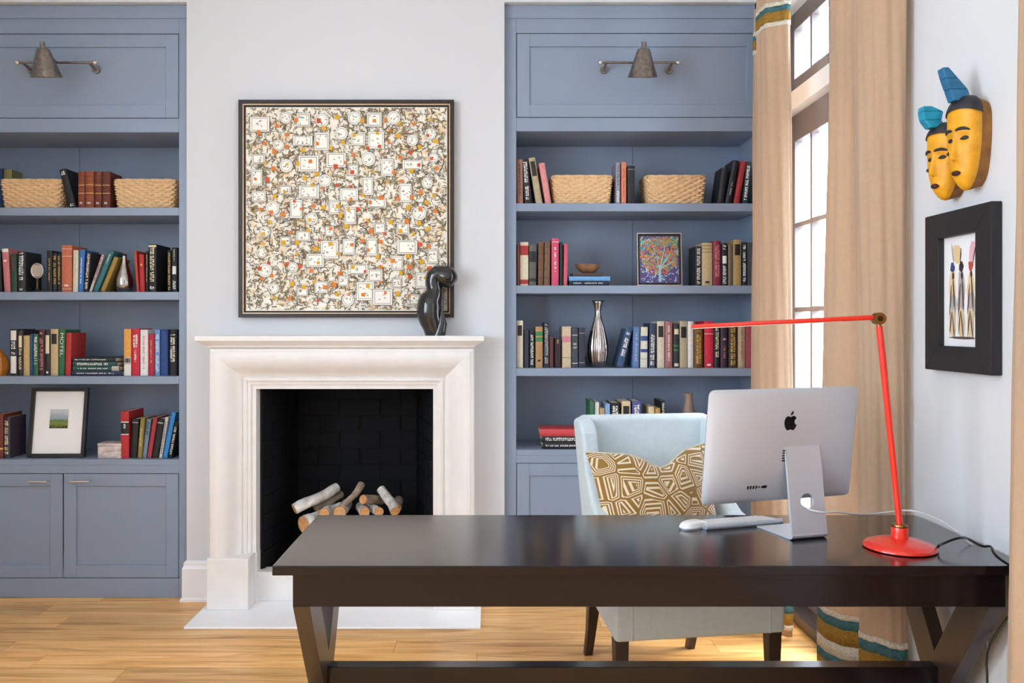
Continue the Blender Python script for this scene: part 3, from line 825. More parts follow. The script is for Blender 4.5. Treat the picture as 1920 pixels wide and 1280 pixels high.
# local x along the wall away from the camera, y away from the wall
P = lambda u: [(-FWH + u, u), (FWH - u, u), (FWH - u, FH - u), (-FWH + u, FH - u)]
A, B = P(0), P(.078)
for k in range(4):
    j = (k + 1) % 4; qd = [A[k], A[j], B[j], B[k]]
    MB().prism([(a, .0, b) for a, b in qd], [(a, .032, b) for a, b in qd]).build('frame_strip', BFR, t, bevel=.002)
MB().box(-FWH + .07, FWH - .07, .004, .012, .07, FH - .07).build('paper', mat('white_paper', 'e6e6ea', 0.8), t)
INKS = [flat('sepia_ink', '5a4640'), flat('grey_wash', 'a9a3a0'), flat('ochre_wash', 'd9bf95'), flat('blue_ink', '33406f'), flat('rust_red', 'b5483c'), flat('pink_wash', 'd9aab0'), flat('black_ink', '2a2226')]
dm = MB(); q = random.Random(5); dl = [0]
def dq(x, z, rx, rz, mi, rot=0.0, n=12, jit=.15):
    x = -x; rot = -rot
    dl[0] += 1; dm.mi = mi
    pts = []
    for k in range(n):
        g = 6.2832 * k / n; r = 1 + q.uniform(-jit, jit); a, b = rx * r * math.cos(g), rz * r * math.sin(g)
        pts.append((x + a * math.cos(rot) - b * math.sin(rot), .0123 + dl[0] * .000004, z + a * math.sin(rot) + b * math.cos(rot)))
    dm.poly(pts)
Z0 = .10
for cxx, bend, hd in ((-.052, .006, 3), (-.004, -.004, 6), (.045, .008, 4)):
    dq(cxx, Z0 + .150, .019, .062, 2 if hd != 6 else 1, 0, 14)
    dq(cxx + bend, Z0 + .105, .017, .040, 1, .1); dq(cxx, Z0 + .050, .020, .045, 2, 0)
    dq(cxx + .008, Z0 + .135, .005, .055, 0, .08); dq(cxx - .011, Z0 + .120, .004, .050, 0, -.1); dq(cxx + .004, Z0 + .045, .0035, .045, 0, .15); dq(cxx - .010, Z0 + .05, .003, .04, 6, -.12)
    dq(cxx + .012, Z0 + .05, .003, .05, 1, .05)
    dq(cxx, Z0 + .222, .013, .016, hd, 0)
    dq(cxx + .003, Z0 + .195, .006, .012, 6, 0)
dq(-.028, Z0 + .262, .026, .030, 2, 0); dq(-.050, Z0 + .262, .004, .034, 1, .2); dq(.052, Z0 + .262, .016, .034, 5, -.2); dq(.062, Z0 + .25, .003, .03, 0, -.25); dq(-.008, Z0 + .255, .003, .026, 6, -.1); dq(.0, Z0 + .004, .07, .004, 0, 0)
dm.build('ink_figures', INKS, t)

# ------------------------------------------------------------------ writing desk
DZT = .76; DX0, DX1, DYA, DYB = -.575, 1.442, 2.20, 2.795
t = thing('desk', 'long espresso writing desk with crossed legs', 'desk', loc=((DX0 + DX1) / 2, (DYA + DYB) / 2, 0))
L = (DX1 - DX0) / 2; D = (DYB - DYA) / 2
MB().box(-L, L, -D, D, DZT - .026, DZT).build('tabletop', ESP, t, bevel=.0025)
ov = .05
AZ0, AZ1 = .644, DZT - .0265
MB().box(-L + ov, L - ov, -D + .022, -D + .044, AZ0, AZ1).build('apron', ESP, t, bevel=.0015)
MB().box(-L + ov, L - ov, D - .044, D - .022, AZ0, AZ1).build('apron', ESP, t, bevel=.0015)
MB().box(-L + ov, -L + ov + .03, -D + .044, D - .044, AZ0, AZ1).build('apron', ESP, t)
MB().box(L - ov - .03, L - ov, -D + .044, D - .044, AZ0, AZ1).build('apron', ESP, t)
LEGGLARE = mat('espresso_leg_glare', '33261f', 0.33, var=0.2, vscale=9, stretch=(14, 14, 1), coat=0.15, bump=.1, bscale=30)  # desk wood made lighter: glare on the legs is put into the colour
for sx in (-1, 1):
    xa = sx * (L - ov); xb = sx * (L - ov - .045)
    x0, x1 = min(xa, xb), max(xa, xb); xm = (x0 + x1) / 2
    lw = .125
    for sy in (-1, 1):
        ya = sy * (D - .022); # top outer
        yb = -ya
        # bar from the top outer corner to the opposite foot
        p = [(ya, AZ0), (ya - sy * lw, AZ0), (yb, 0), (yb + sy * lw, 0)]
        a, b = (x0, x1)
        if sy > 0: a, b = x0 + .001, x1 - .001
        MB().prism([(a, yy, zz) for yy, zz in p], [(b, yy, zz) for yy, zz in p]).build('leg', LEGGLARE, t, bevel=.0015)
MB().box(-L + ov + .045, L - ov - .045, -.025, .025, .318, .378).build('stretcher', ESP, t, bevel=.002)

# ------------------------------------------------------------------ upholstered chair
YAW = R(8.8)
t = thing('armchair', 'pale blue upholstered wing chair behind the desk', 'chair', loc=(.752, 2.905, 0), rot=(0, 0, YAW))
# local: x across, y backwards from the front rail, z up
def seat_w(y): return .318 - .055 * max(0, y) / .6
sb = MB(); sb.prism([(-seat_w(0), 0, .300), (seat_w(0), 0, .300), (seat_w(.6), .6, .300), (-seat_w(.6), .6, .300)], [(-seat_w(0), 0, .44), (seat_w(0), 0, .44), (seat_w(.6), .6, .44), (-seat_w(.6), .6, .44)])
sb.build('seat_base', CHAIRF, t, bevel=.018, seg=4)
for sg in (-1, 1):
    MB().tube([(sg * .255, -.0015, .305), (sg * .255, -.0015, .43)], .0022, 6).build('seam', CHAIRF, t)
sc_ = MB().prism([(-.25, .0, .44), (.25, .0, .44), (.215, .50, .44), (-.215, .50, .44)], [(-.25, .0, .515), (.25, .0, .515), (.215, .50, .515), (-.215, .50, .515)])
sc_.build('seat_cushion', CHAIRF, t, bevel=.03, seg=5)
# backrest: slightly reclined slab with soft edges
bk = MB().hexa([(-.262, .50, .40), (.262, .50, .40), (.262, .61, .40), (-.262, .61, .40), (-.280, .565, 1.028), (.280, .565, 1.028), (.280, .655, 1.022), (-.280, .655, 1.022)])
bk.build('backrest', CHAIRF, t, bevel=.026, seg=5)
for sg in (-1, 1):
    yz = [(.655, 1.005), (.60, 1.018), (.54, 1.016), (.50, 1.00), (.475, .965), (.465, .90), (.44, .80), (.385, .72), (.30, .675), (.20, .655), (.10, .645), (.06, .62), (.05, .56), (.05, .44), (.60, .44), (.61, .60), (.635, .85)]
    def wx(y, z, o): # outward flare
        base_w = seat_w(y) - .010
        k = max(0, (z - .44) / .58)
        return sg * (base_w + .040 * k * (0.5 + .5 * max(0, y) / .6) + o)
    wg = MB().prism([(wx(y, z, -.058), y, z) for y, z in yz], [(wx(y, z, .008), y, z) for y, z in yz])
    wg.build('wing', CHAIRF, t, bevel=.020, seg=4)
for sx in (-1, 1):
    f = MB(); x = sx * .285
    f.hexa([(x - .017, .022, 0), (x + .017, .022, 0), (x + .017, .056, 0), (x - .017, .056, 0), (x - .025, .016, .302), (x + .025, .016, .302), (x + .025, .066, .302), (x - .025, .066, .302)])
    f.build('leg', DARKWOOD, t, bevel=.003)
    g = MB(); x = sx * .228
    secs = [(.66, 0, .016), (.615, .12, .018), (.585, .22, .022), (.568, .302, .025)]
    for k in range(3):
        y0, z0, r0 = secs[k]; y1, z1, r1 = secs[k + 1]
        g.hexa([(x - r0, y0 - r0, z0), (x + r0, y0 - r0, z0), (x + r0, y0 + r0, z0), (x - r0, y0 + r0, z0), (x - r1, y1 - r1, z1), (x + r1, y1 - r1, z1), (x + r1, y1 + r1, z1), (x - r1, y1 + r1, z1)])
    g.build('leg', DARKWOOD, t)

# cushion with a polygon-ring print
def print_mat():
    m = bpy.data.materials.new('ochre_polygon_print'); m.use_nodes = True; nt = m.node_tree; b = nt.nodes['Principled BSDF']
    N = nt.nodes.new; K = nt.links.new
    tc = N('ShaderNodeTexCoord'); mp = N('ShaderNodeMapping'); mp.inputs['Scale'].default_value = (1, 0, 1); K(tc.outputs['Object'], mp.inputs['Vector'])
    v = N('ShaderNodeTexVoronoi'); v.feature = 'DISTANCE_TO_EDGE'; v.inputs['Scale'].default_value = 12.5; v.inputs['Randomness'].default_value = .75
    K(mp.outputs[0], v.inputs['Vector'])
    mu = N('ShaderNodeMath'); mu.operation = 'MULTIPLY'; mu.inputs[1].default_value = 12.0; K(v.outputs['Distance'], mu.inputs[0])
    fr = N('ShaderNodeMath'); fr.operation = 'FRACT'; K(mu.outputs[0], fr.inputs[0])
    gt = N('ShaderNodeMath'); gt.operation = 'GREATER_THAN'; gt.inputs[1].default_value = .56; K(fr.outputs[0], gt.inputs[0])
    lt = N('ShaderNodeMath'); lt.operation = 'LESS_THAN'; lt.inputs[1].default_value = .36; K(v.outputs['Distance'], lt.inputs[0])
    an = N('ShaderNodeMath'); an.operation = 'MULTIPLY'; K(gt.outputs[0], an.inputs[0]); K(lt.outputs[0], an.inputs[1])
    mx = N('ShaderNodeMix'); mx.data_type = 'RGBA'; mx.inputs['A'].default_value = rgba('8f6a28'); mx.inputs['B'].default_value = rgba('e4d3bb')
    K(an.outputs[0], mx.inputs['Factor']); K(mx.outputs['Result'], b.inputs['Base Color'])
    b.inputs['Roughness'].default_value = .85; b.inputs['Sheen Weight'].default_value = .3
    bp = N('ShaderNodeBump'); bp.inputs['Strength'].default_value = .4; bp.inputs['Distance'].default_value = .002
    K(an.outputs[0], bp.inputs['Height']); K(bp.outputs[0], b.inputs['Normal'])
    return m
PRINT = print_mat()
t = thing('cushion', 'ochre and cream polygon print cushion on the blue chair', 'cushion', loc=(.683, 3.170, .517), rot=(R(-14), R(-3), YAW))
a_, b_, T_ = .258, .215, .085
def pil(u, v, sg):
    u = 2 * u - 1; v = 2 * v - 1
    x = a_ * u * (1 - .11 * (1 - v * v)); z = b_ * v * (1 - .13 * (1 - u * u))
    z -= .060 * math.exp(-((u - .12) / .30) ** 2) * max(0, (v + .4) / 1.4) ** 1.6
    if v < -.4: z = max(z, -b_ * .96)
    y = -sg * T_ * ((1 - u * u) ** .55) * ((1 - v * v) ** .5) * (1 - .25 * math.exp(-((u - .12) / .16) ** 2) * max(0, v))
    y += .05 * u * u * (.5 + .5 * v)
    return (x, y, z + b_ * .96)
pm = MB().grid(lambda u, v: pil(u, v, 1), 49, 41); pm.grid(lambda u, v: pil(u, v, -1), 49, 41)
pm.build('cushion_cover', PRINT, t, smooth=True, ang=75)
sm = [pil(k / 40, 1, 0) for k in range(41)]
MB().tube(sm, .004, 6).build('top_seam', IVORY, t, smooth=True)

# ------------------------------------------------------------------ all-in-one computer seen from the back
YI = R(17)
t = thing('computer', 'silver all-in-one desktop computer seen from behind on the desk', 'computer', loc=(.957, 2.50, DZT), rot=(0, 0, YI))
# local: x along the panel, -y toward the camera
PW, PH = .265, .350; PZ0 = .101; TILT = R(7.5); PYC = .045
def pane_pt(u, z, off=0.0):
    """u -1..1 across, z 0..1 up; rounded back of the display"""
    e = max(0.0, 1 - (abs(u) ** 2.6)) * max(0.0, 1 - (abs(2 * z - 1) ** 2.6))
    bul = .034 * e ** .55
    return disp(u * PW, -(.0045 + bul) - off, z * PH)
def disp(x, y, z):
    zc = z - PH / 2
    y2 = y * math.cos(TILT) - zc * math.sin(TILT); z2 = y * math.sin(TILT) * -1 + zc * math.cos(TILT)
    return (x - .05, PYC + y2, PZ0 + PH / 2 + z2)
def rc(u, z):
    """pull the corners of a square sheet in to a rounded outline"""
    r = .055
    ax, az = u * PW, (z - .5) * PH; lx, lz = PW - .018, PH / 2 - .018
    dx, dz = max(0, abs(ax) - lx), max(0, abs(az) - lz); d = math.hypot(dx, dz)
    if d > .018:
        k = .018 / d; ax = math.copysign(lx + dx * k, ax); az = math.copysign(lz + dz * k, az)
    return ax / PW, az / PH + .5
nu, nv = 61, 45
m = MB()
def sm_(t): return t
m.grid(lambda u, v: pane_pt(*rc(2 * u - 1, v)), nu, nv)
shell = m.build('back_shell', ALU, t, smooth=True, ang=60)
ring = [rc(2 * i / (nu - 1) - 1, 0) for i in range(nu)] + [rc(1, j / (nv - 1)) for j in range(1, nv)] + [rc(1 - 2 * i / (nu - 1), 1) for i in range(1, nu)] + [rc(-1, 1 - j / (nv - 1)) for j in range(1, nv - 1)]
m = MB().prism([disp(u * PW, -.0045, z * PH) for u, z in ring], [disp(u * PW, .0, z * PH) for u, z in ring]); m.build('edge_band', ALU, t, smooth=True)
m = MB().prism([disp(u * PW, .0001, z * PH) for u, z in ring], [disp(u * PW, .0012, z * PH) for u, z in ring]); m.build('screen_glass', BLACKP, t)
# emblem: apple silhouette with bite and leaf
ap = [(0, .36), (.12, .43), (.28, .46), (.44, .38), (.50, .27), (.40, .18), (.345, .05), (.36, -.08), (.43, -.19), (.53, -.26), (.47, -.42), (.36, -.57), (.25, -.64), (.13, -.62), (0, -.57), (-.13, -.62), (-.25, -.64), (-.37, -.56), (-.48, -.38), (-.54, -.18), (-.54, .04), (-.49, .23), (-.39, .37), (-.26, .44), (-.12, .43)]
lf = [(0, .50), (.02, .66), (.11, .79), (.25, .85), (.26, .72), (.19, .59), (.08, .51)]
ES = .0400
def emb(pts):
    sm2 = [Vector((a, b, 0)) for a, b in pts]
    return [pane_pt(a * ES / PW + .0, .70 + b * ES / PH, .0008) for a, b, _ in sm2]
def fan(pts):
    m = MB(); c = (sum(p[0] for p in pts) / len(pts), sum(p[1] for p in pts) / len(pts))
    q = emb(pts); m.v = [emb([c])[0]] + q
    for k in range(len(q)): m.face(0, 1 + k, 1 + (k + 1) % len(q))
    return m
LOGO = mat('gloss_black_emblem', '0a0a0b', 0.15)
cl = [(p.x, p.y) for p in catmull([(a, b, 0) for a, b in ap + ap[:1]], 3)][:-1]
fan(cl).build('emblem', LOGO, t, label='black apple emblem'); fan(lf).build('emblem_leaf', LOGO, t)
for i, (w2, h2) in enumerate([(.0028, .0085)] * 4 + [(.003, .004), (.003, .004), (.0075, .0075)]):
    u0 = -.47 + i * .036; a = []
    for du, dv in ((-1, -1), (1, -1), (1, 1), (-1, 1)): a.append(pane_pt(u0 + du * w2 / PW, .135 + dv * h2 / 2 / PH * 1.2, .0006))
    MB().poly(a).build('port', BLACKP, t)
for u0 in (-.04,):
    for k in range(5):
        a = [pane_pt(u0 + du * .010 / PW, .36 + k * .022 + dv * .0025 / PH, .0006) for du, dv in ((-1, -1), (1, -1), (1, 1), (-1, 1))]
        MB().poly(a).build('vent', BLACKP, t)
# stand: neck with a round cable hole, bent into a foot
NW = .062
top = Vector((0, .012, .275)); bot = Vector((0, -.020, .018))
def neck_pt(x, s, off): # s 0 bottom 1 top
    p = bot.lerp(top, s); nrm = Vector((0, -(top - bot).z, (top - bot).y)).normalized()
    return p + Vector((x, 0, 0)) + nrm * off
NL = (top - bot).length
hc, hr = .36, .024
m = MB()
def plate(off):
    n = 24; o = len(m.v); sq = []
    for k in range(n):
        g = 2 * math.pi * k / n; c, s = math.cos(g), math.sin(g)
        m.v.append(tuple(neck_pt(hr * c, hc + hr * s / NL, off)))
    for k in range(n):
        g = 2 * math.pi * k / n; c, s = math.cos(g), math.sin(g); q = 1 / max(abs(c), abs(s))
        m.v.append(tuple(neck_pt(NW * c * q, hc + hc * s * q, off)))
    for k in range(n): m.face(o + k, o + (k + 1) % n, o + n + (k + 1) % n, o + n + k)
    b = len(m.v); m.v += [tuple(neck_pt(-NW, 2 * hc, off)), tuple(neck_pt(NW, 2 * hc, off)), tuple(neck_pt(NW * .98, 1, off)), tuple(neck_pt(-NW * .98, 1, off))]
    m.face(b, b + 1, b + 2, b + 3)
    return o
o1 = plate(.005); o2 = plate(-.003)
n = 24
for k in range(n): m.face(o1 + k, o1 + (k + 1) % n, o2 + (k + 1) % n, o2 + k)
for x in (-NW, NW):
    b = len(m.v); m.v += [tuple(neck_pt(x, 0, .005)), tuple(neck_pt(x, 1, .005)), tuple(neck_pt(x, 1, -.003)), tuple(neck_pt(x, 0, -.003))]; m.face(b, b + 1, b + 2, b + 3)
b = len(m.v); m.v += [tuple(neck_pt(-NW, 1, .005)), tuple(neck_pt(NW, 1, .005)), tuple(neck_pt(NW, 1, -.003)), tuple(neck_pt(-NW, 1, -.003))]; m.face(b, b + 1, b + 2, b + 3)
m.build('stand_neck', ALU, t, smooth=True, ang=30)
# bend and foot
prof_o = [neck_pt(0, 0, .005)]; prof_i = [neck_pt(0, 0, -.003)]
pr = [(-.0265, .0125), (-.0235, .006), (-.017, .0018), (-.008, .0005), (.02, .0005), (.150, .0005)]
pi_ = [(-.017, .0135), (-.0150, .0105), (-.011, .0085), (-.004, .0075), (.02, .0065), (.150, .0040)]
poly = [(prof_o[0].y, prof_o[0].z)] + pr + pi_[::-1] + [(prof_i[0].y, prof_i[0].z)]
MB().prism([(-NW, y, z) for y, z in poly], [(NW, y, z) for y, z in poly]).build('stand_foot', ALU, t, smooth=True, ang=30)
cpos = t.location
def wl(x, y, z): # computer local to world
    v = Matrix.Rotation(YI, 3, 'Z') @ Vector((x, y, z)); return v + Vector((.957, 2.50, DZT))
cable = catmull([wl(-.03, .02, .12), wl(-.006, .0, .092), wl(.02, -.045, .085), wl(.085, -.045, .080), wl(.16, -.02, .064), wl(.27, .02, .048), at(1705, 957, 2.60), at(1755, 972, 2.50), at(1790, 993, 2.43), at(1806, 1010, 2.42) + Vector((0, 0, .004)), (1.449, 2.41, .70), (1.449, 2.40, .45)], 6)
tag(MB().tube(cable, .0030, 8).build('power_cord', mat('pale_grey_cord', 'c9c9cc', 0.5), smooth=True), 'pale grey power cord running from the computer to the wall', 'cord')

# keyboard and mouse
t = thing('keyboard', 'slim white keyboard on the desk beyond the computer stand', 'keyboard', loc=(.800, 2.674, DZT), rot=(0, 0, R(17)))
MB().prism([(-.14, -.052, .0005), (.14, -.052, .0005), (.14, .058, .0005), (-.14, .058, .0005)], [(-.14, -.052, .015), (.14, -.052, .015), (.14, .058, .004), (-.14, .058, .004)]).build('case', ALU, t, bevel=.001)
MB().tube([(-.14, -.048, .0095), (.14, -.048, .0095)], .009, 12).build('battery_tube', ALU, t, smooth=True)
kme = bpy.data.meshes.new('key'); kb = MB().box(-.5, .5, -.5, .5, 0, 1); kme.from_pydata(kb.v, [], kb.f); kme.materials.append(WHITEP); kme.update()
for r in range(6):
    y = -.033 + r * .0165; z = .0145 - (y + .052) * .1
    ks = [(.0157)] * 14 if r not in (5,) else [.0157] * 3 + [.085] + [.0157] * 5
    tot = sum(ks) + .0022 * (len(ks) - 1); x = -tot / 2 * 1.05
    for k in ks:
        o = bpy.data.objects.new('key', kme); col.objects.link(o); o.parent = t
        o.location = (x + k / 2, y, z - .001); o.scale = (k, .0145, .003); o.rotation_euler = (R(-5.7), 0, 0); x += (k + .0022) * 1.05
t = thing('computer_mouse', 'white computer mouse beside the keyboard', 'mouse', loc=(.652, 2.622, DZT), rot=(0, 0, R(38)))
def ms(u, v, top):
    g = 2 * math.pi * u; x = .057 * math.copysign(abs(math.cos(g)) ** .75, math.cos(g)) * v; y = .029 * math.copysign(abs(math.sin(g)) ** .8, math.sin(g)) * v
    return (x, y, .006 + (.019 * math.sqrt(max(0, 1 - v * v)) * (1 - .2 * (x / .057)) if top else 0))
MB().grid(lambda u, v: ms(u, v, True), 32, 12, cu=True).build('top_shell', WHITEP, t, smooth=True, ang=70)
MB().prism([(.055 * math.cos(g), .0275 * math.sin(g), .0004) for g in [k * math.pi / 12 for k in range(24)]], [(.0565 * math.cos(g), .0285 * math.sin(g), .006) for g in [k * math.pi / 12 for k in range(24)]]).build('base', ALU, t)

# ------------------------------------------------------------------ red desk lamp
lb = at(1687, 1027, EYE and 2.379)
t = thing('desk_lamp', 'red metal desk lamp with long folding arm and brass joint', 'lamp', loc=(lb.x, 2.379, DZT))
MB().lathe([(.094, .0005), (.099, .003), (.099, .007), (.093, .013), (.070, .021), (.040, .028), (.025, .031), (0, .031)], 48).build('base', REDL, t, smooth=True, ang=50)
MB().lathe([(.0235, .030), (.0235, .058), (.0225, .061), (0, .061)], 24).build('collar', REDL, t, smooth=True)
MB().lathe([(.0215, .061), (.0225, .063), (.0225, .0675), (.0215, .069), (0, .069)], 24).build('brass_ring', BRASS, t, smooth=True)
jx, jz = at(1647, 597, 2.379).x - lb.x, at(1647, 597, 2.379).z - DZT
MB().tube([(0, 0, .066), (jx * .96, 0, jz - .022)], .0092, 14).build('lower_arm', REDL, t, smooth=True)
MB().tube([(jx * .96, 0, jz - .023), (jx, 0, jz)], .006, 12).build('brass_neck', BRASS, t, smooth=True)
MB().tube([(jx, -.012, jz), (jx, .012, jz)], .0175, 24).build('joint', BRASS, t, smooth=True)
MB().tube([(jx, -.014, jz), (jx, .014, jz)], .008, 16).build('joint_cap', mat('dark_bronze', '5a4530', 0.35, 1.0), t, smooth=True)
e0 = at(1640, 595, 2.379) - Vector((lb.x, 2.379, DZT)); e1 = at(1297, 612, 2.379) - Vector((lb.x, 2.379, DZT))
MB().tube([(e0.x + .01, 0, e0.z), (e0.x - .008, 0, e0.z)], .0065, 12).build('brass_neck', BRASS, t, smooth=True)
MB().tube([(e0.x - .006, 0, e0.z), (e0.x - .05, 0, e0.z - .002), tuple(e1)], [.0075, .0072, .0058], 14).build('upper_arm', REDL, t, smooth=True)
d = Vector((e1.x - e0.x, 0, e1.z - e0.z)); s0 = Vector((e0.x, 0, e0.z)) + d * .18; s1 = Vector((e0.x, 0, e0.z)) + d * .995
MB().tube([(s0.x, 0, s0.z - .0035), (s1.x, 0, s1.z - .0035)], .0038, 8).build('light_strip', mat('white_diffuser', 'f3ece6', 0.4), t, smooth=True)
cord = catmull([Vector((lb.x + .098, 2.36, DZT + .006)), at(1765, 1028, 2.33) + Vector((0, 0, .012)), at(1805, 1021, 2.33) + Vector((0, 0, .02)), at(1840, 1031, 2.28) + Vector((0, 0, .012)), at(1858, 1033, 2.24) + Vector((0, 0, .012)), at(1868, 1042, 2.20), (1.449, 2.23, .70), at(1861, 1200, 2.28), at(1850, 1240, 2.30), at(1851, 1285, 2.30), (1.40, 2.32, .02)], 6)
tag(MB().tube(cord, .0034, 8).build('lamp_cord', BLACKP, smooth=True), 'black lamp cord trailing over the desk edge', 'cord')

# ------------------------------------------------------------------ things on the shelves
def copy_tree(o, parent=None):
    c = o.copy(); col.objects.link(c); c.parent = parent
    for ch in o.children:
        copy_tree(ch, c)
    return c
# baskets
SEAG = mat('woven_seagrass', 'dbb78b', 0.8, var=0.14, vscale=60, bump=0.2, bscale=200)
def make_basket():
    t = thing('basket', 'woven seagrass basket', 'basket', group='woven baskets on the top open shelves')
    NC, NR = 48, 11
    def per(g, w, d, p=.28):
        c, s = math.cos(g), math.sin(g)
        return w * math.copysign(abs(c) ** p, c), d * math.copysign(abs(s) ** p, s)
    def S(u, v):
        # even spacing around a rounded rectangle
        k = u * 4; e = int(k) % 4; f = k - int(k)
        W, D = .147 + .016 * v, .098 + .010 * v
        cor = [(-1, -1), (1, -1), (1, 1), (-1, 1)]
        a, b = cor[e], cor[(e + 1) % 4]
        x, y = a[0] + (b[0] - a[0]) * f, a[1] + (b[1] - a[1]) * f
        n = (abs(x) ** 9 + abs(y) ** 9) ** (1 / 9); x, y = x / n, y / n
        row = v * NR; ph = 0 if int(row) % 2 == 0 else math.pi
        wv = .0056 * math.sin(2 * math.pi * u * NC / 2 + ph) * abs(math.sin(math.pi * row)) ** .6 - .0035 * (1 - abs(math.sin(math.pi * row)) ** .5)
        return (x * (W + wv), y * (D + wv), .004 + .138 * v)
    MB().grid(S, 288, 67, cu=True).build('woven_body', SEAG, t, smooth=True, ang=180)
    def ring(z, r, o):
        pts = []
        for k in range(64):
            x, y, _ = S(k / 64, .999); n = 1 + o
            pts.append((x * n, y * n, z + .0012 * math.sin(k * 1.9)))
        pts.append(pts[0]); return MB().tube(pts, r, 8, cap=False)
    ring(.146, .0075, .0).build('rim', SEAG, t, smooth=True)
    MB().box(-.14, .14, -.092, .092, .001, .008).build('bottom', SEAG, t)
    return t
bsk = make_basket()
BK = [('L', 56.5, 'woven basket left of the leaning black book, left bookcase', 0, .985), ('L', 270, 'woven basket against the right side of the left bookcase', 1, 1.0), ('R', 1092, 'woven basket left of the salmon book, right bookcase', 0, .97), ('R', 1268, 'woven basket left of the leaning red book, right bookcase', 1, .97)]
for i, (key, px, lab, fl, scx) in enumerate(BK):
    o = bsk if i == 0 else copy_tree(bsk)
    y = YC + .135
    o.location = ((px - CX) * (YC + .03) / FPX, y, SHELF[key][0]); o.scale = (scx, 1, 1 if key == 'L' else .99)
    o['label'] = lab

# silver vases
SILV = mat('mercury_silver', 'a59c98', 0.18, 1.0, var=0.15, vscale=30)
def spot_on(key, sh, px, dy): return Vector(((px - CX) * (YC + dy) / FPX, YC + dy, SHELF[key][sh]))
p = spot_on('R', 2, 1121, .09)
t = thing('vase', 'tall fluted silver bottle vase with flared neck', 'vase', loc=p)
vp = [(.0, .004), (.030, .0), (.038, .004), (.047, .035), (.053, .075), (.053, .11), (.046, .155), (.034, .205), (.022, .245), (.0165, .275), (.0150, .295), (.0185, .315), (.0255, .338), (.0325, .350), (.030, .349), (.014, .31), (.009, .28)]
MB().lathe(vp, 96, rip=lambda a, z: .045 * math.sin(18 * a + z * 9) * (1 if z < .27 else .3), cap=False).build('fluted_body', SILV, t, smooth=True, ang=180)
p = spot_on('L', 1, 233, .07)
t = thing('vase', 'small drop-shaped hammered silver vase', 'vase', loc=p)
vp = [(0, .001), (.022, .0), (.036, .012), (.043, .035), (.043, .06), (.038, .085), (.028, .115), (.019, .145), (.0135, .17), (.012, .185), (.014, .196), (.012, .195), (.009, .17)]
MB().lathe(vp, 64, rip=lambda a, z: .03 * math.sin(9 * a + z * 60) * math.sin(z * 70 + a * 3), cap=False).build('hammered_body', SILV, t, smooth=True, ang=180)
p = spot_on('R', 3, 1291, .12)
t = thing('vase', 'small taupe wooden vase standing behind the blue chair', 'vase', loc=p)
MB().lathe([(0, 0), (.050, 0), (.055, .03), (.050, .09), (.040, .15), (.030, .20), (.021, .235), (.020, .262), (.024, .282), (.020, .281), (.016, .25)], 32, cap=False).build('turned_body', mat('taupe_wood', '9a8478', 0.5, var=.15, vscale=20), t, smooth=True, ang=60)
# magnifying glass on a stand
p = spot_on('L', 1, 70, .045)
t = thing('magnifier', 'round magnifying glass on dark stand between black books', 'magnifying glass', loc=p)
MB().lathe([(.020, 0), (.022, .004), (.012, .012), (.006, .02), (.0055, .06), (.008, .066), (.0055, .072), (0, .074)], 20).build('stand', mat('bronze_stand', '5d4b3e', 0.3, .8), t, smooth=True)
c = Vector((0, 0, .112))
MB().tube([c + Vector((.030 * math.cos(k * math.pi / 20), 0, .036 * math.sin(k * math.pi / 20))) for k in range(41)], .0055, 8, cap=False).build('rim', mat('bright_nickel_ring', 'b5aca4', 0.25, .9), t, smooth=True)
MB().tube([c + Vector((0, -.003, 0)), c + Vector((0, .003, 0))], .030, 32).build('lens', mat('mirror_lens', 'cfc2b4', 0.08, .9), t, smooth=True)
# amber wooden finial at the left edge
p = spot_on('L', 2, -2, .06)
t = thing('ornament', 'faceted amber wooden ornament at the left picture edge', 'ornament', loc=p)
MB().lathe([(0, 0), (.040, 0), (.052, .03), (.052, .06), (.040, .095), (.018, .125), (0, .15)], 8).build('carved_body', mat('amber_wood', 'a5661f', 0.35, var=.25, vscale=18, coat=.3), t)
# wooden bowl on the small stack
# veined stone box
p0 = spot_on('L', 3, 205, .03)
t = thing('stone_box', 'small veined marble box beside the red and black book', 'box', loc=p0)
VEIN = mat('veined_marble', 'c9bbb6', 0.35, var=.45, vscale=18, stretch=(1, 1, 2.2))
MB().box(-.061, .061, 0, .09, 0, .062).build('box_body', VEIN, t, bevel=.003)
MB().box(-.062, .062, -.001, .091, .0625, .079).build('lid', VEIN, t, bevel=.003)

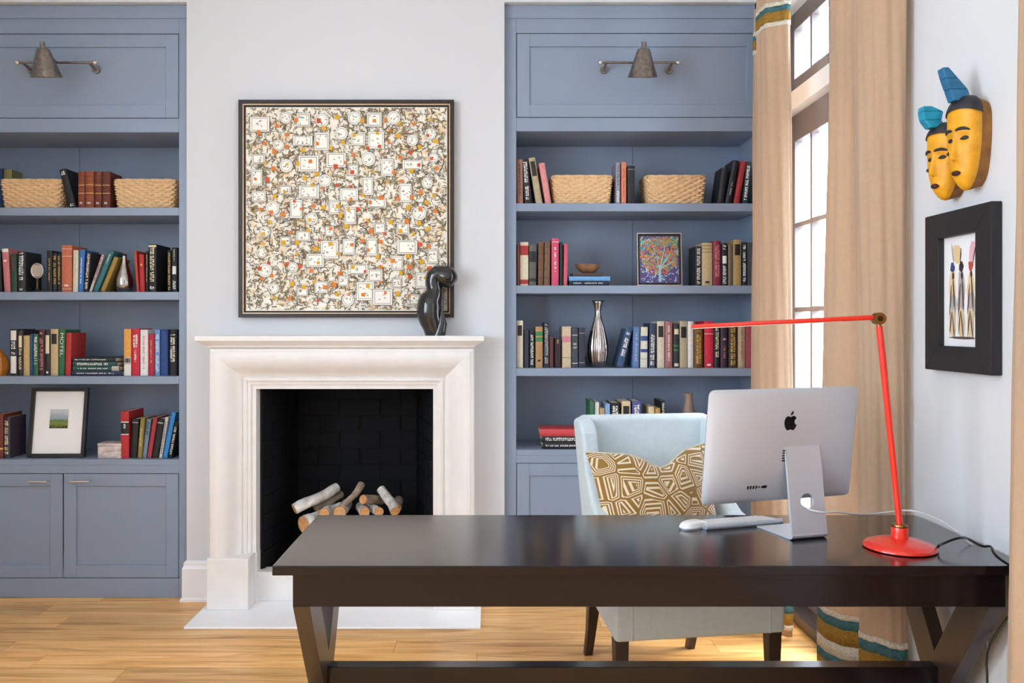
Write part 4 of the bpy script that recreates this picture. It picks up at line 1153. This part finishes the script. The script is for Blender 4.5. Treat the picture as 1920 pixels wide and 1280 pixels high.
# framed landscape leaning in the left bookcase
p = Vector(((103.5 - CX) * (YC + .05) / FPX, YC + .07, SHELF['L'][3]))
t = thing('framed_landscape', 'small green landscape print in black frame with wide white mat', 'picture', loc=p, rot=(R(-8), 0, R(1)))
HWF, HF = .148, .362
P = lambda u: [(-HWF + u, u), (HWF - u, u), (HWF - u, HF - u), (-HWF + u, HF - u)]
A, B = P(0), P(.019)
for k in range(4):
    j = (k + 1) % 4; qd = [A[k], A[j], B[j], B[k]]
    MB().prism([(a, -.022, b) for a, b in qd], [(a, 0, b) for a, b in qd]).build('frame_strip', mat('black_cherry_frame', '1d1214', 0.35), t, bevel=.0015)
MB().box(-HWF + .015, HWF - .015, -.008, -.002, .015, HF - .015).build('mat_board', mat('white_mat', 'f8f8f8', 0.8), t)
def land_mat():
    m = bpy.data.materials.new('landscape_print'); m.use_nodes = True; nt = m.node_tree; b = nt.nodes['Principled BSDF']
    tc = nt.nodes.new('ShaderNodeTexCoord'); sp = nt.nodes.new('ShaderNodeSeparateXYZ'); nt.links.new(tc.outputs['Generated'], sp.inputs[0])
    n = nt.nodes.new('ShaderNodeTexNoise'); n.inputs['Scale'].default_value = 5; nt.links.new(tc.outputs['Generated'], n.inputs['Vector'])
    ma = nt.nodes.new('ShaderNodeMath'); ma.operation = 'MULTIPLY_ADD'; ma.inputs[1].default_value = .25; nt.links.new(n.outputs['Fac'], ma.inputs[0]); nt.links.new(sp.outputs['Z'], ma.inputs[2])
    r = nt.nodes.new('ShaderNodeValToRGB'); nt.links.new(ma.outputs[0], r.inputs[0])
    e = r.color_ramp.elements; e[0].position = .15; e[0].color = rgba('28301c'); e[1].position = 1; e[1].color = rgba('c9cdd2')
    for pp, cc in ((.35, '7d8a3a'), (.55, '5f7a4a'), (.62, '8fa3a8'), (.82, 'a7b4bd')): x = e.new(pp); x.color = rgba(cc)
    nt.links.new(r.outputs[0], b.inputs['Base Color']); b.inputs['Roughness'].default_value = .7; return m
MB().box(-.048, .048, -.0090, -.0081, .150, .250).build('print', land_mat(), t)
# small colourful tree picture in the right bookcase
p = Vector(((1237.5 - CX) * (YC + .06) / FPX, YC + .085, SHELF['R'][1]))
t = thing('framed_tree_picture', 'small colourful tree picture in thin silver frame', 'picture', loc=p, rot=(R(-5), 0, 0))
HWF, HF = .117, .278
def strips(u0, u1, y0, y1, m, nm):
    P = lambda u: [(-HWF + u, u), (HWF - u, u), (HWF - u, HF - u), (-HWF + u, HF - u)]
    A, B = P(u0), P(u1)
    for k in range(4):
        j = (k + 1) % 4; qd = [A[k], A[j], B[j], B[k]]
        MB().prism([(a, y0, b) for a, b in qd], [(a, y1, b) for a, b in qd]).build(nm, m, t)
strips(0, .0045, -.026, 0, CHROME, 'frame_strip'); strips(.0045, .014, -.012, 0, BLACKP, 'liner_strip')
cv = MB().box(-HWF + .014, HWF - .014, -.018, -.001, .014, HF - .014).build('canvas', mat('dark_plum_ground', '5a4a6a', 0.7), t)
q = random.Random(3); mk = MB()
MT = [flat('tree_pink', 'c9566a'), flat('tree_ochre', 'b58a3a'), flat('tree_teal', '4d9aa0'), flat('tree_sage', '8f9a62'), flat('tree_coral', 'd9694a'), flat('tree_sky', '9fc3c9'), flat('tree_violet', '5a4a86'), flat('tree_mint', 'a9d08a')]
for i in range(900):
    u, v = q.uniform(-.98, .98), q.uniform(-.98, .98)
    ins = (u / .98) ** 2 + ((v - .18) / .86) ** 2 < 1
    mi = q.choice((0, 1, 1, 3, 3, 4, 2, 5)) if ins else q.choice((6, 6, 3, 2, 7)) if v > -.3 else q.choice((6, 6, 6, 5))
    s = q.uniform(.0025, .0065); a = q.uniform(0, 3.1); L_ = s * q.uniform(1, 2.6)
    mk.mi = mi; X = u * (HWF - .018); Z = HF / 2 + v * (HF / 2 - .018); w3 = s * .55
    c, d = math.cos(a), math.sin(a); yy = -.0183 - i * .0000006
    pts = [(X + c * L_ - d * w3, yy, Z + d * L_ + c * w3), (X - c * L_ - d * w3, yy, Z - d * L_ + c * w3), (X - c * L_ + d * w3, yy, Z - d * L_ - c * w3), (X + c * L_ + d * w3, yy, Z + d * L_ - c * w3)]
    lx, lz0, lz1 = HWF - .0145, .0145, HF - .0145
    mk.poly([(min(max(x, -lx), lx), y, min(max(z, lz0), lz1)) for x, y, z in pts])
mk.mi = 5
yy = -.0192
mk.poly([(-.006, yy, .02), (.010, yy, .02), (.006, yy, .11), (-.002, yy, .11)])
for sg, ex, ez in ((-1, -.05, .16), (1, .055, .17), (-1, -.03, .20), (1, .03, .21), (1, .075, .13)):
    mk.poly([(0, yy - .0001, .09), (.004, yy - .0001, .085), (ex + .003, yy - .0001, ez), (ex, yy - .0001, ez + .002)])
mk.build('painted_marks', MT, cv, kind='stuff')

# ------------------------------------------------------------------ books
ORD = ['first', 'second', 'third', 'fourth', 'fifth', 'sixth', 'seventh', 'eighth', 'ninth', 'tenth', 'eleventh', 'twelfth', 'thirteenth', 'fourteenth', 'fifteenth', 'sixteenth', 'seventeenth', 'eighteenth', 'nineteenth', 'twentieth', 'twenty-first', 'twenty-second', 'twenty-third', 'twenty-fourth', 'twenty-fifth', 'twenty-sixth', 'twenty-seventh', 'twenty-eighth', 'twenty-ninth', 'thirtieth']
def cloth(h):
    return mat('book_cloth_' + h, h, 0.6, var=0.10, vscale=60, bump=0.1, bscale=300)
INK = {'w': 'e9e6df', 'g': 'c9a552', 'k': '1c1717', 'r': 'a5302c', 'b': '2d4a86', 'c': 'e0d3b2', 'e': '2f7a45', 's': 'b9b2ab', 'p': 'c97d86'}
def ink(k): return mat('print_' + k, INK[k], 0.55)
qb = random.Random(11)
def spine_marks(parent, w, h, style, bulge, q):
    """lettering, bands and labels printed on the spine; style is a list of tokens"""
    def yv(x): return -bulge * (1 - (2 * x / w) ** 2) - .0008
    made = []
    def rect(x0, x1, z0, z1, k, lift=0):
        m = made[-1][1]
        nseg = 8 if x1 - x0 > w * .4 else 1
        xs = [x0 + (x1 - x0) * g / nseg for g in range(nseg + 1)]
        for a, b in zip(xs, xs[1:]): m.poly([(a, yv(a) - lift, z0), (b, yv(b) - lift, z0), (b, yv(b) - lift, z1), (a, yv(a) - lift, z1)])
    for s in style.split():
        made.append((s[1], MB(), s[0])); c = s[1]; f = [float(v) / 100 for v in s[2:].split('-')] if len(s) > 2 else []
        if s[0] == 't':   # column of letters
            a, b = f if f else (.22, .82)
            z = a * h; wd = w * .30
            while z < b * h:
                g = q.uniform(.0050, .0095); lw = wd * q.uniform(.75, 1.0)
                if q.random() < .86:
                    k = q.random()
                    rect(-lw, lw, z, z + g * .34, c, .0003)
                    if k < .6: rect(-lw, -lw * .35, z, z + g * .8, c, .0003)
                    if k > .35: rect(lw * .4, lw, z, z + g * .8, c, .0003)
                z += g
        elif s[0] == 'f':  # fine lettering
            a, b = f if f else (.25, .8)
            z = a * h; wd = w * .16
            while z < b * h:
                g = q.uniform(.003, .006)
                if q.random() < .8: rect(-wd * q.uniform(.5, 1), wd * q.uniform(.5, 1), z, z + g * .55, c, .0003)
                z += g
        elif s[0] == 'b':  # band
            rect(-w * .498, w * .498, f[0] * h, f[1] * h, c)
        elif s[0] == 'l':  # label block
            rect(-w * .36, w * .36, f[0] * h, f[1] * h, c)
        elif s[0] == 'd':  # small device
            rect(-w * .2, w * .2, f[0] * h, f[0] * h + .010, c, .0003)
    for k, m, kd in made: m.build({'t': 'title', 'f': 'title', 'b': 'spine_band', 'l': 'spine_label', 'd': 'spine_device'}[kd], ink(k), parent, kind='stuff' if kd in 'tf' else None)
def book_parts(t, w, h, dep, c, style, q, ox=0.0, ridges=False, flat_spine=False):
    """upright book: origin at the bottom of the spine, spine toward -y, ox shifts it sideways"""
    bulge = min(.006, w * (.10 if flat_spine else .17)); th = min(.0028, w * .16)
    m = MB(); n = 7; a = []
    for k in range(n):
        x = -w / 2 + w * k / (n - 1); a.append((ox + x, -bulge * (1 - (2 * x / w) ** 2)))
    outer = a + [(ox + w / 2, dep), (ox + w / 2 - th, dep)]
    inner = [(ox + w / 2 - th, .006), (ox - w / 2 + th, .006)]
    loop = outer + inner + [(ox - w / 2 + th, dep), (ox - w / 2, dep)]
    m.prism([(x, y, 0) for x, y in loop], [(x, y, h) for x, y in loop])
    cov = m.build('cover', c, t)
    MB().box(ox - w / 2 + th, ox + w / 2 - th, .006, dep - .004, .003, h - .003).build('pages', PAGES, t)
    sp = bpy.data.objects.new('spine', None)
    if ridges:
        for f in (.18, .36, .54, .72, .88):
            MB().grid(lambda u, v: (ox + (-w / 2 + w * u) * .99, -bulge * (1 - (2 * u - 1) ** 2) - .0016 * math.sin(math.pi * v), f * h + .005 * v), 5, 4).build('raised_band', c, t)
    if style:
        hold = cov
        ch_before = set(cov.children)
        spine_marks(cov, w, h, style, bulge, q)
        for ch in cov.children: ch.location.x = ox
    bpy.data.objects.remove(sp)
def row(key, sh, where, specs, dy=.03):
    """specs: left px, right px, top px, sideways px of the top, colour, spine style, words[, flags]"""
    zb = SHELF[key][sh]; n = len(specs)
    for i, sp in enumerate(specs):
        x0, x1, yt, lean, c, style, words = sp[:7]; fl = sp[7] if len(sp) > 7 else ''
        y = YC + dy + qb.uniform(0, .018) + (.06 if 'B' in fl else 0)
        k = y / FPX
        X0, X1 = (x0 - CX) * k, (x1 - CX) * k
        top = EYE - (yt - CY) * k
        hh = top - zb; an = math.atan2(lean * k, hh); w = max(.004, (X1 - X0) * math.cos(an) - .0006)
        h = hh / math.cos(an) - w * abs(math.sin(an))
        dep = min(.24, max(.13, h * qb.uniform(.66, .78)), DEP - .018 - (y - YC))
        lab = '%s, %s upright book from left, %s' % (words, ORD[i], where)
        if an >= 0: px, ox = X1, -w / 2
        else: px, ox = X0, w / 2
        t = thing('book', lab, 'book', loc=(px, y, zb + .0006), rot=(0, an, 0), group='books in the ' + ('left' if key == 'L' else 'right') + ' bookcase')
        book_parts(t, w, h, dep, cloth(c), style, qb, ox, ridges='R' in fl, flat_spine='F' in fl)
def stack(key, sh, specs, dy=.03):
    """flat books, spine to the front; specs: left px, right px, thickness px, colour, style, label; first is lowest"""
    z = SHELF[key][sh] + .0006
    for x0, x1, th, c, style, lab in specs:
        y = YC + dy; k = y / FPX
        X0, X1 = (x0 - CX) * k, (x1 - CX) * k; w = th * k
        t = thing('book', lab, 'book', loc=(X0, y, z + w / 2), rot=(0, R(90), 0), group='books in the ' + ('left' if key == 'L' else 'right') + ' bookcase')
        book_parts(t, w - .0004, X1 - X0, .17, cloth(c), style, qb, 0)
        z += w
    return z
LA, LB_, LC, LD = ['%s shelf, left bookcase' % s for s in ('top', 'second', 'third', 'bottom')]
RA, RB, RC, RD = ['%s shelf, right bookcase' % s for s in ('top', 'second', 'third', 'bottom')]
row('L', 0, LA, [
 (131, 144, 316, -21, '17171b', 'tw85-97 tw4-9', 'black book leaning left'),
 (146.5, 158.5, 322, 0, '7a3a24', 'bg62-64 bg40-42 ds12', 'brown leather volume', 'R'),
 (159.5, 175.5, 321, 0, '8a4427', 'bg62-64 bg40-42 ds12', 'wide brown leather volume', 'R'),
 (177, 190.5, 322, 0, '6e3320', 'bg62-64 bg40-42 ds12', 'dark brown leather volume', 'R'),
 (191.5, 206.5, 322, 0, '5f2a1d', 'bg62-64 bg40-42 ds12', 'russet leather volume beside basket', 'R')])
row('L', 0, 'behind basket, left bookcase', [
 (-3, 5, 316, 0, '1f3a66', '', 'navy book top'), (6.5, 22, 318, 0, '8a8450', '', 'olive book top')], dy=.262)
row('L', 1, LB_, [
 (-7, 4, 470, -2, '141316', '', 'black book at picture edge'),
 (8.5, 20.5, 466, -5, 'c9777a', 'bw92-100 dw70', 'pink book with white top'),
 (21.5, 32, 476, -1, '25412f', 'fr55-90', 'dark green book'),
 (33, 48, 472, 0, '26262c', 'tw30-95 ds4', 'charcoal book with white title'),
 (88, 98, 470, 0, '17161a', 'fg25-85', 'black book with faint gold title'),
 (99, 106.5, 474, 0, '1b1a1d', 'tg20-90', 'slim black book with gold title'),
 (107.5, 114, 474, 0, '201d1c', 'tg20-90', 'slim black book beside salmon book'),
 (115.5, 135, 460, 0, 'c06a4c', 'bc92-93 bc76-77 dc12 bc6-7', 'tall salmon book', 'F'),
 (136.5, 145.5, 469, 1, 'd9cdb4', 'fs10-95', 'cream book'),
 (146.5, 156, 468, 3, '2f6cb4', 'fw20-80', 'bright blue book'),
 (157, 165, 473, 6, '2a1f24', 'tw8-95', 'black book with white title leaning'),
 (166.5, 171.5, 477, 24, 'cbb4b6', 'tk30-95', 'pale pink book leaning right'),
 (173.5, 183, 469, 32, '2e6a70', 'fw70-95', 'teal book leaning right'),
 (187, 196, 481, 27, '9a7b3a', '', 'ochre book leaning right'),
 (256.5, 261, 470, -5, 'b8452f', '', 'slim orange-red book leaning left'),
 (262.5, 272, 477, -2, 'b3272b', 'dg70', 'red book right of the silver vase'),
 (273, 277.5, 471, 0, '15130f', 'fc25-90', 'slim black book'),
 (278.5, 293, 458, 0, '1d1a1b', 'tw6-12 tc22-95 bc94-98', 'tall black book with bold pale title'),
 (314, 320.5, 469, 0, '171417', 'tg6-95', 'black book with gold title'),
 (322, 332, 464, 0, '1b1c22', 'lw40-58 tw4-26 fs70-95', 'black book with white label')])
row('L', 2, LC, [
 (18.5, 33, 617, 0, '23232b', 'lw76-97 tw46-72 lw5-42', 'black book with bold white blocks'),
 (34, 42.5, 619, 0, '2a2422', 'lc62-88 tc14-58', 'dark book with cream panel'),
 (43.5, 55.5, 629, 0, 'c3a877', '', 'tan book'),
 (56.5, 61.5, 626, 0, '254f83', '', 'slim blue book'),
 (62.5, 71.5, 626, 0, '2d5f47', 'tw28-92', 'green book with pale capitals'),
 (72.5, 83.5, 618, 0, '431f1b', 'tp12-80 dp90', 'maroon book with rose ornament'),
 (84.5, 94, 618, 0, '2b2729', 'lc48-88 dw5', 'black book with cream label'),
 (95, 108.5, 617, 0, 'c2ad83', 'lk68-90', 'tan book with brown label', 'F'),
 (109.5, 120.5, 618, 2, '2f6a44', 'tw40-92', 'green book with white vertical title'),
 (122, 132.5, 624, 2, 'b53230', '', 'red book right of the green one'),
 (232.5, 246, 617, 0, 'e29f48', 'bs24-40 bw0-24 lk28-37', 'orange book with white foot', 'F'),
 (247, 261.5, 616, 0, 'c3203a', 'tw60-88 fw30-56', 'crimson book with white title', 'F'),
 (263, 277, 618, 0, 'e6e2e4', 'fp15-88', 'white book', 'F'),
 (278, 289.5, 626, 0, 'b3203a', 'fg30-85', 'short crimson book'),
 (290.5, 300, 618, 0, '6d97cf', 'tw10-90', 'light blue book with white title'),
 (301, 314.5, 619, 0, '23447f', '', 'royal blue book'),
 (316.5, 332, 618, 0, '141214', 'tw30-90', 'black white-titled book at shelf end')])
# lettering legible in the photograph
def spine_word(book_label, word, kx, z0f, z1f):
    for o in bpy.data.objects:
        if o.get('label', '').startswith(book_label):
            cov = [c for c in o.children if c.name.startswith('cover')][0]
            for ch in list(cov.children): bpy.data.objects.remove(ch)
            xs = [v.co.x for v in cov.data.vertices]; zs = [v.co.z for v in cov.data.vertices]
            w, h = max(xs) - min(xs), max(zs); cxm = (max(xs) + min(xs)) / 2
            cu = bpy.data.curves.new('lettering', 'FONT'); cu.body = word; cu.size = w * .80; cu.extrude = .0002; cu.align_x = 'CENTER'; cu.align_y = 'CENTER'
            to = bpy.data.objects.new('lettering', cu); col.objects.link(to)
            bpy.context.view_layer.update()
            dg = bpy.context.evaluated_depsgraph_get()
            me = bpy.data.meshes.new_from_object(to.evaluated_get(dg)); bpy.data.objects.remove(to)
            L0 = max(v.co.x for v in me.vertices) - min(v.co.x for v in me.vertices)
            sx = (z1f - z0f) * h / L0
            me.materials.clear(); me.materials.append(ink('w'))
            lo = bpy.data.objects.new('lettering', me); col.objects.link(lo); lo.parent = cov
            lo.scale = (sx, kx, 1)
            lo.rotation_euler = (R(90), R(90), 0)
            lo.location = (cxm, -min(.006, w * .17) - .0012, h * (z0f + z1f) / 2)
            return
spine_word('green book with white vertical title', 'MOTEL', 1.0, .42, .93)
stack('L', 2, [
 (135, 229, 9, '22304a', 'fw10-85', 'navy flat book at the bottom of the green stack'),
 (137, 224, 9, '1f4a45', 'fw12-75 bs84-100', 'dark green flat book second from bottom of stack'),
 (137, 219, 8, '1f4f4a', 'tw10-80', 'green flat book with white title, second from top'),
 (137, 216, 8, '20242b', 'fw5-80', 'black flat book on top of the green stack')])
row('L', 3, LD, [
 (-8, 6, 776, 0, '6a2a22', 'bg20-24', 'dark red thick book'),
 (7, 19, 782, 0, '3f3440', 'tc10-92', 'plum book beside the framed landscape'),
 (226.5, 241.5, 771, 0, 'b3262c', 'bk52-76 bw76-78 bw50-52 fw62-72', 'red book with black label', 'F'),
 (244, 256, 785, 4, '1c1518', 'bs90-92', 'black book right of the red one'),
 (257.5, 265.5, 783, 6, '8a7a3e', 'fc30-75', 'olive gold book leaning right'),
 (266.5, 274.5, 785, 9, '6f8497', 'tk60-95', 'grey-blue book leaning right'),
 (275.5, 283, 782, 12, 'a5323f', '', 'rose red book leaning right'),
 (284.5, 296, 784, 12, '1d1a1b', 'bs88-91', 'black book leaning right'),
 (298, 303.5, 782, 12, 'd8d4d0', 'tk10-90', 'white and black book leaning right'),
 (305, 313, 772, 17, '2f83c9', '', 'bright blue book leaning right'),
 (315, 322, 790, 13, '17161a', 'tw10-85', 'black white-titled book at shelf end')])
row('R', 0, RA, [
 (969.5, 981, 299, -1, '9a6e5f', 'fk20-90', 'brown-pink book'),
 (984, 996, 297, -6, '22191c', 'tw10-92', 'black book with white title leaning left'),
 (1005.5, 1018, 295, -15, 'b0a384', 'lk60-92', 'tan book with black label leaning left'),
 (1023, 1034, 305, -13, 'd68a88', '', 'pink book leaning left'),
 (1154.5, 1162.5, 305, 0, '8e8a98', 'tw5-35 fk45-90', 'grey book with white print'),
 (1165, 1174, 304.5, 0, 'd07c60', 'fr20-90', 'salmon book between the baskets'),
 (1176.5, 1190, 311, 0, '17181d', 'bs90-91', 'black book between the baskets'),
 (1345, 1357, 314, 9, '191a20', '', 'short black book leaning right'),
 (1359, 1370, 300, 16, '201c22', 'fs20-50', 'tall black book leaning right'),
 (1375, 1386, 302, 13, 'a52a2c', '', 'red book leaning right'),
 (1391.5, 1400.5, 303, 8, '222628', 'tw10-90', 'dark book with white marks leaning right')])
row('R', 1, RB, [
 (969.5, 974, 456, 0, '8a4a40', '', 'slim russet book'),
 (975, 990.5, 454, 0, 'd8cbb0', 'br70-92 br4-14', 'cream book with two red bands', 'F'),
 (992, 1005, 459, 0, '5d5854', 'bk58-84 bk10-18', 'grey book with black bands'),
 (1008.5, 1018.5, 454, 1, '6b4632', '', 'brown leather book', 'R'),
 (1020, 1030.5, 454, 1, '74503a', '', 'lighter brown leather book', 'R'),
 (1034, 1047.5, 447, 0, 'cc4a68', 'bw92-93 fw30-80', 'tall bright pink book'),
 (1049.5, 1055, 454, 0, '1d1b1c', '', 'slim black book between pink books'),
 (1056.5, 1063.5, 457.5, 1, 'c95566', '', 'pink book beside the flat stack'),
 (1304, 1315, 462, 0, '1a1a1d', 'tw5-95', 'black book with white title'),
 (1316, 1335.5, 455.5, 0, 'bfa781', 'bk93-94 bk85-86 bk78-79 dk6', 'wide tan book', 'F'),
 (1337, 1351.5, 452, 0, '7e2237', 'tp20-90', 'wine red book with pale title'),
 (1353, 1363.5, 456, 0, '18181c', 'lw52-70 tw5-45 tw85-95', 'black book with white label'),
 (1365, 1373.5, 459, 0, '6e5f52', '', 'slim brown book'),
 (1375, 1389.5, 449.5, 0, 'a98b58', 'lk66-90', 'ochre book with dark label', 'F'),
 (1391, 1399.5, 454, 0, '1c1d22', 'tw10-92', 'black book with white marks'),
 (1401, 1411, 455, 0, '141418', '', 'plain black book at shelf end')])
zt_ = stack('R', 1, [
 (1067.5, 1142, 9, '18243a', 'fw10-85', 'navy flat book under the light blue one'),
 (1067, 1144, 8.2, '6fa3d4', '', 'light blue flat book in the stack under the bowl'),
 (1074, 1131, 6.8, '4a3a35', '', 'small brown flat book right under the wooden bowl')])
t = thing('bowl', 'small rough wooden bowl on top of the flat books', 'bowl', loc=((1102 - CX) * (YC + .10) / FPX, YC + .10, zt_ + .0005))
MB().lathe([(0, 0), (.022, 0), (.040, .010), (.056, .028), (.064, .046), (.060, .046), (.050, .028), (.034, .014), (0, .008)], 32, rip=lambda a, z: .06 * math.sin(2 * a + .6) + .03 * math.sin(5 * a)).build('carved_bowl', mat('rough_olive_wood', '8f6647', 0.5, var=.35, vscale=25), t, smooth=True, ang=60)
row('R', 2, RC, [
 (968.5, 980.5, 601, 0, 'd2c8b6', 'lk68-90', 'cream book with dark label', 'F'),
 (981.5, 992, 617.5, 0, '2f3444', '', 'short navy book'),
 (993, 1001.5, 619, 0, '1d1d24', 'tw8-88', 'short black book with white title'),
 (1004, 1017.5, 612.5, 0, 'a98259', 'be78-88 be64-74 dk15', 'tan book with green bands', 'F'),
 (1019.5, 1029.5, 604.5, 0, '1f1f26', 'ts10-95', 'tall black book with pale print'),
 (1030.5, 1037.5, 631, 0, '5a2229', '', 'short maroon book'),
 (1039.5, 1051.5, 634, 0, '2d171b', 'fg80-95', 'short dark red book'),
 (1054, 1070.5, 612, 0, 'c6b196', 'bp62-76 bk24-25', 'beige book with pink label', 'F'),
 (1072, 1083.5, 614, 0, '373c47', 'bs80-82 ts48-60 bs10-12', 'slate book with grey bands'),
 (1085, 1097, 614.5, 0, '262b3a', 'bs86-87 bs12-13', 'dark navy book beside silver vase'),
 (1155, 1168, 616, 18, '2f4668', 'tw30-92', 'blue book with white capitals leaning right'),
 (1185.5, 1197.5, 612.5, 2, '5674a3', 'fs15-85', 'mid blue book'),
 (1200.5, 1213.5, 613, 1, 'cfcabb', 'bb66-78 bb38-46 bs20-24', 'cream book with blue bands'),
 (1216, 1228.5, 606, 2, '2a3450', 'tw6-75', 'indigo book with white capitals'),
 (1232, 1245.5, 602.5, 0, 'cfc3ae', 'lk66-90', 'cream book with brown label blocks', 'F'),
 (1247, 1260.5, 603, 0, 'a3696a', 'fw15-90', 'dusty rose book'),
 (1262.5, 1273.5, 607, 0, '232a2c', 'lc76-88 be48-52 be38-42 lc3-10', 'black book with small cream labels'),
 (1274.5, 1288.5, 602, 0, 'b3a68e', 'lk64-88', 'greige book with dark label', 'F'),
 (1289.5, 1300, 602.5, 0, 'e4e1dc', '', 'white book at the lamp tip'),
 (1301.5, 1317.5, 609, 0, '6b4423', 'tg10-85', 'brown book with gold title'),
 (1320, 1337.5, 602, 0, 'cf2840', 'bw72-73 dw4', 'bright red book', 'F'),
 (1339, 1349.5, 606, 0, '1d1a1c', 'tc20-90', 'black book with cream title'),
 (1351, 1364, 606, 0, '2e1c2e', 'dp62 fp20-50', 'dark purple book'),
 (1366, 1381.5, 606, 0, '3f2a1c', 'tg6-92', 'dark brown book with gold ornament'),
 (1384, 1397, 606, 0, 'b39c7c', 'fr20-85', 'tan book near the curtain'),
 (1398, 1409, 606, 0, '8a2a38', '', 'dark red book beside the curtain')])
stack('R', 3, [
 (1017, 1095, 12.5, '1b1d25', 'fw8-80', 'black flat book at the bottom under the red one'),
 (1015, 1093, 11, '20222a', 'tw10-90', 'black flat book with white title under the red one'),
 (1012.5, 1090, 13.5, 'c4444a', '', 'coral red flat book on top beside the chair')])
row('R', 3, RD, [
 (1106, 1114, 752, 0, '2e6a4e', '', 'green book'), (1115, 1123, 754, 0, 'd9d8d0', '', 'white book'),
 (1124.5, 1134, 765, 0, 'b99a72', '', 'short tan book'), (1135, 1143.5, 757, 0, '7fa3cf', '', 'light blue book'),
 (1144.5, 1162, 755, 0, '17171a', 'tw60-92', 'wide black book'), (1166, 1182, 752, 0, 'cdb892', 'lk60-90', 'tan book with dark label', 'F'),
 (1185, 1202, 752, 0, '4a5590', 'tw50-92', 'violet blue book'), (1216, 1227, 762, 0, 'd3c29a', '', 'cream book'),
 (1228.5, 1238, 765, 0, 'bb9a58', '', 'ochre book'), (1240, 1247, 752, 0, '19191d', 'tw70-95', 'slim black book')])
